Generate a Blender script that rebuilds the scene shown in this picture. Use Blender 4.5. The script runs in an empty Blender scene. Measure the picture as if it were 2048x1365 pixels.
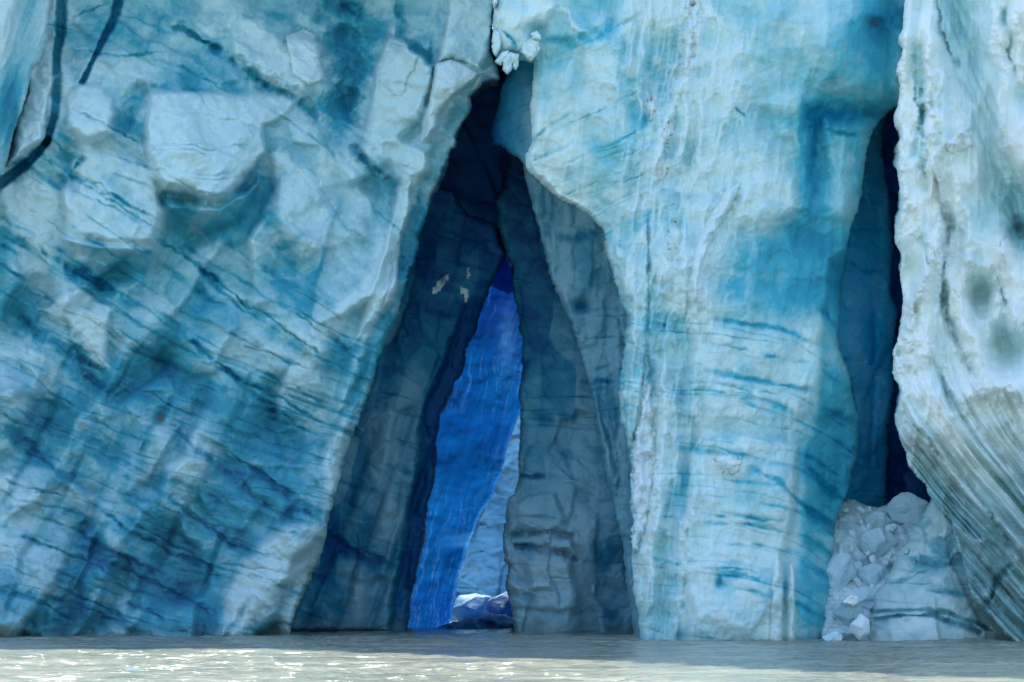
import bpy, math
import numpy as np

# ------------------------------------------------------------------ camera, sky, sun, exposure
sc = bpy.context.scene
col = sc.collection
D0, PX, HZ, CAMZ = 200.0, 0.00015, 1141.0, 4.0      # metres to the ice front, radians per photo pixel, horizon row, eye height
cam = bpy.data.cameras.new('camera'); camo = bpy.data.objects.new('camera', cam); col.objects.link(camo)
camo.location = (0, -D0, CAMZ); camo.rotation_euler = (math.radians(90), 0, 0)
cam.sensor_width = 36.0; cam.lens = 36.0/(2048*PX); cam.shift_y = (HZ-682.5)/2048.0
cam.clip_start = 1.0; cam.clip_end = 5000
sc.camera = camo
SUN_EL, SUN_AZ = math.radians(57), math.radians(-14)  # azimuth from +Y (behind the ice) towards -X
w = bpy.data.worlds.new('World'); sc.world = w; w.use_nodes = True
nt = w.node_tree; sky = nt.nodes.new('ShaderNodeTexSky'); sky.sky_type = 'NISHITA'; sky.sun_disc = False
sky.sun_elevation = SUN_EL; sky.sun_rotation = SUN_AZ; sky.altitude = 10; sky.ozone_density = 1.0
nt.links.new(sky.outputs[0], nt.nodes['Background'].inputs[0]); nt.nodes['Background'].inputs[1].default_value = 0.15
sun = bpy.data.lights.new('sun', 'SUN'); sun.energy = 3.2; sun.angle = math.radians(0.5); sun.color = (1.0, 0.95, 0.86)
suno = bpy.data.objects.new('sun', sun); col.objects.link(suno)
from mathutils import Vector
sdir = Vector((math.sin(SUN_AZ)*math.cos(SUN_EL), math.cos(SUN_AZ)*math.cos(SUN_EL), math.sin(SUN_EL)))
suno.rotation_euler = sdir.to_track_quat('Z', 'Y').to_euler(); suno.location = (0, 60, 120)
sc.view_settings.view_transform = 'Standard'; sc.view_settings.look = 'None'
sc.view_settings.exposure = 1.4; sc.view_settings.gamma = 1.0
sc.render.engine = 'CYCLES'; sc.cycles.max_bounces = 7; sc.cycles.diffuse_bounces = 5; sc.cycles.glossy_bounces = 3
sc.cycles.transmission_bounces = 4; sc.cycles.caustics_reflective = False; sc.cycles.caustics_refractive = False
sc.cycles.use_denoising = True

# ------------------------------------------------------------------ noise and shape tools (numpy)
F = np.float32
def hsh(ix, iy, seed):
    h = (ix.astype(np.int64)*374761393 + iy.astype(np.int64)*668265263 + seed*2147483647 + seed*144665) & 0xffffffff
    h = ((h ^ (h >> 13))*1274126177) & 0xffffffff
    h = (h ^ (h >> 16)) & 0xffffffff
    h = (h*2246822519) & 0xffffffff; h ^= h >> 15
    return (h & 0xffffff).astype(F)/F(0xffffff)
def vn(x, y, seed):
    ix = np.floor(x).astype(np.int64); iy = np.floor(y).astype(np.int64)
    fx = x-ix; fy = y-iy
    fx = fx*fx*fx*(fx*(fx*6-15)+10); fy = fy*fy*fy*(fy*(fy*6-15)+10)
    a = hsh(ix, iy, seed); b = hsh(ix+1, iy, seed); c = hsh(ix, iy+1, seed); d = hsh(ix+1, iy+1, seed)
    return ((a+(b-a)*fx)*(1-fy)+(c+(d-c)*fx)*fy)*2-1
def fbm(x, y, s, seed, o=4, g=0.5, l=2.03):
    r = 0; a = 1.0; t = 0
    x = x/s; y = y/s
    for k in range(o):
        r = r+a*vn(x*math.cos(k*.7)-y*math.sin(k*.7)+k*17.3, x*math.sin(k*.7)+y*math.cos(k*.7)-k*9.1, seed+k)
        t += a; a *= g; x = x*l; y = y*l
    return r/t
def ridged(x, y, s, seed, o=4):
    r = 0; a = 1.0; t = 0; x = x/s; y = y/s
    for k in range(o):
        r = r+a*(1-np.abs(vn(x+k*7.7, y-k*3.3, seed+k))*2); t += a; a *= .5; x = x*2.1; y = y*2.1
    return r/t
def ss(e0, e1, x):
    t = np.clip((x-e0)/(e1-e0), 0, 1); return t*t*(3-2*t)
def sdf(poly, x, y):                       # signed distance to a polygon, positive inside
    P = np.array(poly, F); d = np.full(x.shape, 1e12, F); ins = np.zeros(x.shape, bool)
    n = len(P)
    for i in range(n):
        ax, ay = P[i]; bx, by = P[(i+1) % n]; ex, ey = bx-ax, by-ay
        L = ex*ex+ey*ey
        if L < 1e-6: continue
        t = np.clip(((x-ax)*ex+(y-ay)*ey)/L, 0, 1)
        d = np.minimum(d, (x-ax-ex*t)**2+(y-ay-ey*t)**2)
        if ay != by:
            c = ((ay > y) != (by > y)) & (x < ex*(y-ay)/(by-ay)+ax); ins ^= c
    return np.where(ins, 1, -1)*np.sqrt(d)
def pld(pts, x, y):                        # distance to a polyline and the position along it 0..1
    P = np.array(pts, F); d = np.full(x.shape, 1e12, F); tt = np.zeros(x.shape, F)
    seg = np.hypot(*(P[1:]-P[:-1]).T); tot = seg.sum(); acc = 0
    for i in range(len(P)-1):
        ax, ay = P[i]; ex, ey = P[i+1]-P[i]; L = ex*ex+ey*ey+1e-6
        t = np.clip(((x-ax)*ex+(y-ay)*ey)/L, 0, 1)
        q = (x-ax-ex*t)**2+(y-ay-ey*t)**2; m = q < d
        d = np.where(m, q, d); tt = np.where(m, (acc+t*seg[i])/tot, tt); acc += seg[i]
    return np.sqrt(d), tt
def tps(ctrl, x, y):                       # smooth surface through control points
    C = np.array(ctrl, np.float64); n = len(C); X = C[:, :2]/300
    def U(r2): return r2*np.log(r2+1e-9)
    r2 = ((X[:, None]-X[None])**2).sum(-1)
    A = np.zeros((n+3, n+3)); A[:n, :n] = U(r2)+np.eye(n)*.02; A[:n, n] = 1; A[:n, n+1:] = X; A[n, :n] = 1; A[n+1:, :n] = X.T
    wv = np.linalg.solve(A, np.r_[C[:, 2], 0, 0, 0])
    x = x/300; y = y/300; r = wv[n]+wv[n+1]*x+wv[n+2]*y
    for i in range(n): r = r+wv[i]*U((x-X[i, 0])**2+(y-X[i, 1])**2)
    return r.astype(F)
def facets(x, y, size, ang, stretch, seed, soft=6.0, tilt=1.0):   # blended planar facets and a random value per facet
    a = math.radians(ang); u = (x*math.cos(a)+y*math.sin(a))/(size*stretch); v = (-x*math.sin(a)+y*math.cos(a))/size
    iu = np.floor(u); iv = np.floor(v); W = 0; H = 0; R = 0; W3 = 0
    for du in (-1, 0, 1):
        for dv in (-1, 0, 1):
            cu = iu+du; cv = iv+dv
            pu = cu+.5+.8*(hsh(cu, cv, seed)-.5); pv = cv+.5+.8*(hsh(cu, cv, seed+1)-.5)
            d = np.sqrt((u-pu)**2+(v-pv)**2); wt = np.exp(-soft*d*d-soft*d)
            tx = hsh(cu, cv, seed+2)-.5; ty = hsh(cu, cv, seed+3)-.5; rr = hsh(cu, cv, seed+4)-.5
            w3 = wt*wt*wt; H = H+wt*(tilt*3.4*(tx*(u-pu)+ty*(v-pv))+.6*rr); R = R+w3*rr; W = W+wt; W3 = W3+w3
    return H/W, R/W3*2

# A surface is out (metres towards the camera) and three pigments: blue (clear ice, painted shade), snow (white crust, highlights), dirt (silt, painted shade)
class S:
    def __init__(s, x, y): s.x, s.y = x, y; z = np.zeros(x.shape, F); s.o = z.copy(); s.b = z.copy(); s.s = z.copy(); s.d = z.copy(); s.mask = 0
    def warp(s, amp, sc_, seed): return s.x+amp*fbm(s.x, s.y, sc_, seed, 4), s.y+amp*fbm(s.x, s.y, sc_, seed+40, 4)
    def put(s, m, h=0, b=0, n=0, d=0):
        if h: s.o += m*h
        if b: s.b += m*b
        if n: s.s += m*n
        if d: s.d += m*d
def block(s, poly, h, soft=8, tx=0, ty=0, b=0, n=0, rough=3, seed=3, inner=0, d=0):
    P = np.array(poly, F); x0, y0 = P.min(0)-40; x1, y1 = P.max(0)+40
    if x1 < s.x.min() or x0 > s.x.max(): return
    wx, wy = s.x+rough*fbm(s.x, s.y, 25, seed), s.y+rough*fbm(s.x, s.y, 25, seed+9)
    q = sdf(poly, wx, wy); m = ss(-soft*.5, soft, q); cx, cy = P.mean(0); hh = (P[:, 1].max()-P[:, 1].min())*.5+1
    ms = ss(-soft, soft*2.2, q); dn = ss(-.2, .9, (s.y-cy)/hh); mo = m*(1-dn)+ms*dn
    s.o += mo*(h*.62+tx*(s.x-cx)-ty*1.6*(s.y-cy))
    if inner: s.o += inner*ss(0, 40, q)
    s.put(m, 0, b, n, d)
def line(s, pts, wd, h, b=0, n=0, d=0, rough=3, seed=5, brk=0, taper=True, sharp=False):
    wx = s.x+rough*1.6*fbm(s.x, s.y, 38, seed, 5, .6); wy = s.y+rough*1.6*fbm(s.x, s.y, 38, seed+9, 5, .6)
    q, t = pld(pts, wx, wy)
    ww = wd*(0.8+0.9*fbm(s.x, s.y, 34, seed+2, 4))*1.15
    m = np.exp(-(q/np.maximum(ww, .8))**2) if not sharp else np.exp(-(q/np.maximum(wd*(.85+.7*fbm(s.x, s.y, 130, seed+2, 2)), .8))**4)
    if taper: m = m*np.clip(5*t*(1-t), 0, 1)**.7
    if not sharp: m = m*(.8+.5*fbm(s.x, s.y, 14 if wd < 15 else 45, seed+4, 3))
    if wd > 15: b = b*.6
    if wd >= 9 and not sharp: h = h*.6
    if wd < 9 and taper: h = h*.45; b = b*1.1
    if brk: m = m*ss(-brk, .35, fbm(s.x, s.y, 35, seed+77, 3)+.15)
    s.put(m, h, b, n, d)
def blob(s, cx, cy, rx, ry, h, b=0, n=0, d=0, ang=0, p=1.0, rough=0, seed=8):
    a = math.radians(ang); x = s.x-cx; y = s.y-cy
    if rough: x = x+rough*fbm(s.x, s.y, rough*2.2, seed); y = y+rough*fbm(s.x, s.y, rough*2.2, seed+9)
    q = ((x*math.cos(a)+y*math.sin(a))/rx)**2+((-x*math.sin(a)+y*math.cos(a))/ry)**2
    s.put(np.exp(-q**p), h, b, n, d)
def strata(s, t, seed, n, t0, t1, wmin, wmax, b, h=0.0, wav=10, brk=.2):   # many thin clear-ice bands
    rng = np.random.RandomState(seed)
    tw = t+wav*fbm(s.x, s.y, 160, seed, 4)+wav*.25*fbm(s.x, s.y, 30, seed+3, 3)
    for i in range(n):
        c = rng.uniform(t0, t1); wd = wmin+(wmax-wmin)*rng.rand()**2.5; a = rng.uniform(.35, 1)
        sl = rng.uniform(-.06, .06); dd = tw-c-sl*(s.x-s.x.mean())
        near = np.abs(dd) < wd*4
        if not near.any(): continue
        ww = wd*(.8+.6*vn(s.x/60+i*3.1, s.y/60, seed+5))
        m = np.zeros_like(s.b); xx = s.x[near]; yy = s.y[near]
        br = ss(-brk-.05, .3, fbm(xx, yy*2.0+i*900, 100, seed+11, 4))*(.75+.6*fbm(xx, yy, 16, seed+13, 3))
        m[near] = np.exp(-(dd[near]/np.maximum(ww[near], .6))**2)*br*a
        s.b += m*b; s.o -= m*h

# ------------------------------------------------------------------ materials
def ice_mat(name, c0, c1, c2, rough=.38, spec=.35, bumpd=.08, snowc=(.70, .82, .86), dirtc=(.16, .17, .15), grain=.10, sss=0.0, transl=0.0, tcol=(0, .2, .8), stretch=(1, 1, 1)):
    m = bpy.data.materials.new(name); m.use_nodes = True; n = m.node_tree; N = n.nodes; L = n.links.new
    bs = N['Principled BSDF']; at = N.new('ShaderNodeAttribute'); at.attribute_name = 'pigment'
    sp = N.new('ShaderNodeSeparateColor'); L(at.outputs['Color'], sp.inputs[0])
    tc = N.new('ShaderNodeTexCoord'); mp = N.new('ShaderNodeMapping'); L(tc.outputs['Object'], mp.inputs[0]); mp.inputs['Scale'].default_value = stretch
    def noise(scale, det, rgh=.6):
        q = N.new('ShaderNodeTexNoise'); q.inputs['Scale'].default_value = scale; q.inputs['Detail'].default_value = det; q.inputs['Roughness'].default_value = rgh
        L(mp.outputs[0], q.inputs['Vector']); return q.outputs['Fac']
    def math_(op, a, b, clamp=False):
        q = N.new('ShaderNodeMath'); q.operation = op; q.use_clamp = clamp
        for k, v in enumerate((a, b)):
            if hasattr(v, 'links'): L(v, q.inputs[k])
            else: q.inputs[k].default_value = v
        return q.outputs[0]
    fine = noise(5.5, 5, .75); med = noise(.9, 6, .6)
    bl = math_('ADD', sp.outputs[0], math_('MULTIPLY', math_('SUBTRACT', med, .5), .35))
    bl = math_('ADD', bl, math_('MULTIPLY', math_('SUBTRACT', fine, .5), grain*2.2))
    rp = N.new('ShaderNodeValToRGB'); e = rp.color_ramp.elements; e[0].position = 0; e[0].color = (*c0, 1); e[1].position = 1; e[1].color = (*c2, 1)
    k = e.new(.5); k.color = (*c1, 1); L(bl, rp.inputs[0])
    def mix(f, a, b):
        q = N.new('ShaderNodeMix'); q.data_type = 'RGBA'; q.clamp_factor = True
        L(f, q.inputs[0]); L(a, q.inputs[6]) if hasattr(a, 'links') else setattr(q.inputs[6], 'default_value', (*a, 1))
        L(b, q.inputs[7]) if hasattr(b, 'links') else setattr(q.inputs[7], 'default_value', (*b, 1)); return q.outputs[2]
    sn = math_('MULTIPLY', sp.outputs[1], math_('ADD', .65, math_('MULTIPLY', fine, .7)), True)
    dt = math_('MULTIPLY', sp.outputs[2], math_('ADD', .55, math_('MULTIPLY', fine, .9)), True)
    c = mix(sn, rp.outputs[0], snowc); c = mix(dt, c, dirtc)
    L(c, bs.inputs['Base Color'])
    ro = math_('ADD', rough, math_('MULTIPLY', med, .25)); L(ro, bs.inputs['Roughness'])
    bs.inputs['Specular IOR Level'].default_value = spec; bs.inputs['IOR'].default_value = 1.31
    bp = N.new('ShaderNodeBump'); bp.inputs['Strength'].default_value = 1.0; bp.inputs['Distance'].default_value = bumpd
    L(math_('ADD', noise(3.0, 8, .62), math_('MULTIPLY', noise(14, 4, .6), .25)), bp.inputs['Height']); L(bp.outputs[0], bs.inputs['Normal'])
    if sss:
        bs.inputs['Subsurface Weight'].default_value = sss; bs.inputs['Subsurface Radius'].default_value = (.3, .7, 1.0); bs.inputs['Subsurface Scale'].default_value = .35
    if transl:
        tb = N.new('ShaderNodeBsdfTranslucent'); mx = N.new('ShaderNodeMixShader')
        L(mix(sp.outputs[1], mix(bl, tcol[0], tcol[1]), (.12, .42, .9)), tb.inputs[0]); mx.inputs[0].default_value = transl
        L(bs.outputs[0], mx.inputs[1]); L(tb.outputs[0], mx.inputs[2]); L(mx.outputs[0], N['Material Output'].inputs[0])
    return m
M = {}
M['cliff'] = ice_mat('banded_blue_ice', (.52, .73, .76), (.05, .34, .45), (.003, .12, .24), sss=.5)
M['pillar'] = ice_mat('turquoise_ice', (.64, .82, .81), (.08, .48, .59), (.004, .21, .36), sss=.5)
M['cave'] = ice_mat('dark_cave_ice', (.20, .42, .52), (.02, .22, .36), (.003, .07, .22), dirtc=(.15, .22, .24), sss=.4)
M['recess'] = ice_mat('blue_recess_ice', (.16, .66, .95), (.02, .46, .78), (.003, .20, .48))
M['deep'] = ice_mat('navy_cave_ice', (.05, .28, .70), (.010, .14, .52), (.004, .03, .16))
M['curtain'] = ice_mat('translucent_blue_ice', (.01, .16, .50), (.005, .08, .42), (.003, .02, .28), bumpd=.02, spec=.1, transl=.5, tcol=((.002, .10, .36), (.002, .008, .16)), snowc=(.25, .6, .9))
M['lit'] = ice_mat('lit_cave_ice', (.30, .52, .72), (.10, .32, .52), (.02, .14, .34), transl=.5, tcol=((.06, .22, .50), (.008, .08, .28)))
M['butt'] = ice_mat('weathered_pale_ice', (.86, .92, .88), (.36, .66, .68), (.05, .30, .40), dirtc=(.13, .21, .22), grain=.12, bumpd=.035, rough=.26, spec=.5)
M['snow'] = ice_mat('snow_crust', (.66, .82, .85), (.45, .6, .68), (.2, .4, .5), rough=.7, spec=.2, bumpd=.10, snowc=(.74, .88, .90))
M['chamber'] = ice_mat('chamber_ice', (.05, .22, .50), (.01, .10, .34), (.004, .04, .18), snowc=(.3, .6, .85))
M['rubble'] = ice_mat('fallen_ice', (.52, .72, .78), (.18, .36, .46), (.03, .15, .24), rough=.5)
M['mound'] = ice_mat('grey_banded_ice', (.58, .72, .72), (.13, .36, .42), (.02, .16, .22))

# ------------------------------------------------------------------ mesh building
def world(px, py, Y):
    k = PX*(D0+Y); return (px-1024)*k, Y, CAMZ+(HZ-py)*k
def tag(o, label=None, cat=None, group=None, kind=None):
    for k, v in (('label', label), ('category', cat), ('group', group), ('kind', kind)):
        if v: o[k] = v
    return o
def mesh_obj(name, co, quads, mat, pig=None, parent=None, smooth=True, tris=None):
    me = bpy.data.meshes.new(name); me.vertices.add(len(co)); me.vertices.foreach_set('co', np.ascontiguousarray(co, F).ravel())
    f = quads; k = f.shape[1]; nf = len(f)
    me.loops.add(nf*k); me.polygons.add(nf); me.loops.foreach_set('vertex_index', f.astype(np.int32).ravel())
    me.polygons.foreach_set('loop_start', np.arange(0, nf*k, k, dtype=np.int32)); me.polygons.foreach_set('loop_total', np.full(nf, k, np.int32))
    me.polygons.foreach_set('use_smooth', np.full(nf, smooth)); me.update(calc_edges=True)
    if pig is not None:
        a = me.color_attributes.new('pigment', 'FLOAT_COLOR', 'POINT'); c = np.ones((len(co), 4), F); c[:, :3] = pig; a.data.foreach_set('color', c.ravel())
    me.materials.append(mat); o = bpy.data.objects.new(name, me); col.objects.link(o)
    if parent: o.parent = parent
    return o
def axis(a, b, step, lo, hi, coarse=14):
    r = []
    v = a
    while v < b+1e-3: r.append(v); v += step if lo-4 <= v <= hi+4 else coarse
    return np.array(r, F)
def sheet(name, poly, Y0, surf, mat, step=2.0, thick=14, edge=(22, 1.6), rag=(4, 22, 11), parent=None, back=0):
    P = np.array(poly, F); x0, y0 = P.min(0)-10; x1, y1 = P.max(0)+10
    gx = axis(x0, x1, step, 0, 2048); gy = axis(y0, y1, step, 0, 1300)
    X, Y = np.meshgrid(gx, gy); ny, nx = X.shape
    wob = rag[0]*1.5*(fbm(X, Y, rag[1], rag[2], 6, .65)+.0)
    wob2 = rag[0]*1.5*(fbm(X, Y, rag[1], rag[2]+50, 6, .65))
    q = sdf(poly, X+wob, Y+wob2)
    gyy, gxx = np.gradient(q, gy, gx)
    keep = (q[:-1, :-1] > 0) & (q[1:, :-1] > 0) & (q[:-1, 1:] > 0) & (q[1:, 1:] > 0)
    iy, ix = np.nonzero(keep)
    a = iy*nx+ix; quads = np.stack([a+nx, a+nx+1, a+1, a], 1)
    used = np.zeros(ny*nx, bool); used[quads.ravel()] = True
    # edges that belong to one quad only
    E = np.concatenate([quads[:, [0, 1]], quads[:, [1, 2]], quads[:, [2, 3]], quads[:, [3, 0]]])
    key = np.minimum(E[:, 0], E[:, 1]).astype(np.int64)*(ny*nx)+np.maximum(E[:, 0], E[:, 1])
    u, inv, cnt = np.unique(key, return_inverse=True, return_counts=True); B = E[cnt[inv] == 1]
    bv = np.unique(B)
    Xf, Yf, qf = X.ravel().copy(), Y.ravel().copy(), q.ravel()
    g2 = np.maximum(gxx.ravel()**2+gyy.ravel()**2, .3); mv = np.clip(qf, 0, step*2.2)
    Xf[bv] -= (mv*gxx.ravel()/g2)[bv]; Yf[bv] -= (mv*gyy.ravel()/g2)[bv]
    s = S(Xf[used].astype(F), Yf[used].astype(F)); qq = np.maximum(qf[used], 0); isb = np.zeros(ny*nx, bool); isb[bv] = True; qq[isb[used]] = 0
    s.q = qq; surf(s)
    if edge:
        t = np.clip(1-qq/(edge[0]*(1+1.1*fbm(s.x, s.y, 55, 91, 4))), 0, 1); s.o -= edge[1]*(.55+.5*fbm(s.x, s.y, 48, 93, 4))*(1-np.sqrt(np.maximum(1-t*t, 0)))
    Yw = Y0-s.o; co = np.stack(world(s.x, s.y, Yw), 1)
    idx = np.cumsum(used)-1; quads = idx[quads]; B = idx[B]
    pig = np.stack([s.b, s.s, s.d], 1)
    # wall going back from the outline
    bvi = np.unique(B); mp = {}; nb = len(bvi); base = len(co); rings = [co]; pigs = [pig]; allq = [quads]
    lut = np.zeros(len(co), np.int64); lut[bvi] = np.arange(nb); prev = bvi
    for j, fr in enumerate((.04, .15, .4, 1.0)):
        c2 = co[bvi].copy(); kk = (D0+c2[:, 1]+fr*thick)/(D0+c2[:, 1]); c2[:, 1] += fr*thick; c2[:, 0] *= kk; c2[:, 2] = np.minimum((c2[:, 2]-CAMZ)*kk+CAMZ, np.maximum(c2[:, 2], 0)+fr*thick*.12); am = .12*thick*fr*(.3 if j < 3 else 0)
        c2[:, 0] += am*fbm(co[bvi, 0]*40, co[bvi, 2]*40+j*90, 60, 5, 3)
        rings.append(c2); pigs.append(pig[bvi]); cur = base+np.arange(nb)
        e0 = lut[B[:, 0]]; e1 = lut[B[:, 1]]
        pv = prev if j else bvi
        allq.append(np.stack([pv[e1], pv[e0], cur[e0], cur[e1]], 1)); prev = cur; base += nb
    return mesh_obj(name, np.concatenate(rings), np.concatenate(allq), mat, np.concatenate(pigs), parent)
def patch(name, poly, Y0, surf, mat, parent, th=.25, soft=26, snow=.8, rag=(9, 20, 31), step=2.0, amp=.12):   # crust lying on its parent's surface
    def sf(s):
        surf(s); k = ss(0, soft, s.q); s.o += .6*th*k+.02; s.o += amp*fbm(s.x, s.y, 18, 61, 5)*k
        k = k*ss(-.5, .3, fbm(s.x, s.y, 26, 63, 4)+.3*k); s.b = s.b-.12*k; s.s = s.s+snow*k
    return sheet(name, poly, Y0, sf, mat, step=step, thick=.3, edge=None, rag=rag, parent=parent)

# ------------------------------------------------------------------ the left cliff
def cliff_surf(s):
    x, y = s.x, s.y
    base = tps([(0, 0, -1), (0, 600, .3), (0, 1270, 2.2), (400, 0, -1), (400, 300, 1.2), (400, 700, .2), (400, 1270, 2.2), (700, 0, -3), (700, 300, -1),
                (700, 700, .8), (600, 1270, 1.8), (850, 150, 0), (800, 500, 0), (950, 50, .5), (150, 1000, 1.6), (-300, 600, 0), (0, -220, -3), (900, -220, -2), (-300, 1270, 2), (560, 980, .8)], x, y); s.o += base
    wx, wy = s.warp(22, 120, 7)
    h1, r1 = facets(wx, wy, 105, 118, 2.1, 21, 7, .8); s.o += 1.0*h1*ss(430, 650, y+.3*x)+.35*h1
    s.b += .15*r1
    h2, r2 = facets(wx+50, wy, 50, 28, 1.7, 55, 6, 1.0); s.o += .20*h2; s.b += .12*r2
    h3, r3 = facets(wx, wy, 20, 35, 1.5, 77, 7, 1.0); s.o += .05*h3; s.b += .04*r3
    s.o += .5*fbm(x, y, 110, 15, 5, .5)+.06*fbm(x, y, 14, 16, 4, .6)
    s.d += .12*ss(480, 1000, y-.2*x); s.b += .28+.09*ss(480, 900, y-.35*x)+.20*fbm(x*.7+y*.25, y*1.2-x*.6, 110, 33, 4)+.14*fbm(x, y, 32, 37, 4)  # cliff made greyer and darker towards the lower left
    sl = .27+.36*np.exp(-((y-600)/380)**2); t = y-sl*x
    s.b += .16*(1-ss(-.2, .3, np.abs(fbm(x*.25+y*.18, t, 34, 41, 4))))*ss(-.3, .4, fbm(x, y, 200, 43, 3))
    strata(s, t, 4, 46, -420, 1290, 1.5, 9, .42, .06, 22)
    strata(s, t, 9, 44, 420, 1200, 1.5, 9, .42, .06, 20)
    # clefts between columns running down-left
    u = wx+.52*wy
    for i, (c, w_, a) in enumerate(((760, 8, .4), (900, 10, .5), (1010, 7, .35), (1120, 9, .4), (640, 7, .3), (520, 9, .35), (1190, 6, .3))):
        m = np.exp(-((u-c)/w_)**2)*ss(600, 800, y)*ss(-.2, .3, fbm(x, y, 140, 50+i, 2)); s.o -= .7*a*m; s.b += .14*m
    T = .30
    block(s, [(300, 187), (345, 180), (420, 182), (600, 192), (575, 232), (530, 255), (532, 300), (500, 352), (455, 398), (428, 408), (375, 388), (325, 382), (300, 340), (288, 270)], 1.9, 9, -.002, -.0042, b=-.20, rough=5)
    block(s, [(150, 300), (185, 290), (300, 330), (322, 385), (330, 430), (322, 500), (262, 505), (200, 485), (130, 480), (120, 380)], 1.4, 12, 0, -.0035, b=-.16, rough=5)
    block(s, [(330, 400), (430, 410), (515, 365), (480, 450), (385, 496), (326, 462)], .9, 14, 0, .014, b=.08)  # underside facet: tilted down, with some shade in the blue
    block(s, [(600, 190), (645, 250), (660, 300), (700, 335), (750, 395), (735, 470), (600, 525), (545, 430), (540, 310), (560, 240)], .8, 16, .001, -.002, b=-.03, rough=6)
    block(s, [(730, 250), (755, 120), (775, 68), (815, 85), (870, 130), (850, 225), (800, 290), (722, 292)], 1.1, 9, .004, 0, b=-.12, rough=4)
    block(s, [(890, 50), (905, -60), (1010, -60), (980, 90), (978, 118), (962, 147), (905, 118), (872, 126)], 1.1, 7, -.003, 0, b=-.10, rough=3)
    block(s, [(872, 124), (905, 116), (963, 145), (950, 160), (925, 180), (905, 194), (886, 222), (876, 256), (858, 282), (843, 281), (848, 235), (860, 190)], 1.7, 6, -.004, -.002, b=-.30, n=.15, rough=3)
    block(s, [(963, 140), (988, 130), (998, 155), (965, 163), (948, 188), (940, 180)], .5, 5, 0, 0, b=-.2, n=.1)
    block(s, [(720, 292), (770, 275), (800, 283), (855, 300), (864, 345), (845, 352), (820, 378), (760, 358), (735, 320)], .9, 9, -.002, -.003, b=-.12, rough=6)
    block(s, [(795, 372), (820, 368), (823, 420), (806, 470), (800, 530), (795, 590), (772, 625), (735, 655), (706, 690), (735, 600), (760, 520), (780, 440)], 1.0, 7, .002, 0, b=-.14, rough=4)
    block(s, [(0, 945), (70, 925), (112, 922), (150, 960), (182, 1000), (166, 1050), (150, 1150), (100, 1290), (-60, 1290), (-60, 950)], 1.1, 14, -.002, -.001, b=-.10, rough=7)
    block(s, [(78, 620), (150, 572), (222, 610), (216, 742), (150, 690), (140, 650)], .8, 8, -.002, -.002, b=-.25, n=.12, rough=10)
    block(s, [(640, 1038), (652, 1060), (640, 1110), (600, 1160), (560, 1195), (470, 1290), (430, 1290), (450, 1180), (500, 1100), (570, 1045)], 1.3, 22, .001, 0, b=-.32, n=.10, rough=9)  # block lit from the water, its brightness put into paler colour
    block(s, [(60, 120), (90, 140), (118, 150), (100, 190), (88, 282), (20, 330), (30, 240), (55, 190)], .9, 6, 0, -.004, b=-.2, n=.15, rough=5)
    block(s, [(130, 190), (160, 165), (200, 175), (222, 200), (230, 270), (180, 290), (135, 260)], .9, 8, 0, -.005, b=-.2, n=.1, rough=6)
    block(s, [(455, 20), (560, 40), (640, 90), (655, 180), (600, 190), (530, 160), (470, 110)], .8, 14, 0, -.003, b=-.14, rough=12)
    block(s, [(230, 930), (310, 850), (360, 850), (300, 960), (250, 1000)], .7, 8, .004, 0, b=-.05)
    block(s, [(330, 930), (410, 900), (420, 930), (370, 1060), (320, 1030)], .6, 10, .003, 0, b=-.15)
    block(s, [(480, 640), (580, 610), (660, 700), (640, 830), (560, 790)], .45, 20, .002, 0, b=-.10)
    block(s, [(705, 700), (740, 700), (690, 890), (668, 990), (655, 1000), (640, 900)], .5, 14, .004, 0, b=-.12)
    for p, w_, h, b in (([(125, -60), (122, 40), (113, 130), (108, 230), (94, 284)], 10, -.6, .5), ([(262, -60), (243, -5), (218, 55), (190, 115), (166, 165)], 8, -.55, .5),
                        ([(96, 280), (62, 318), (30, 345), (-10, 378), (-80, 420)], 10, -.8, .62)):
        line(s, p, w_, h*.8, b, rough=4, taper=False, sharp=True)
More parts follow.
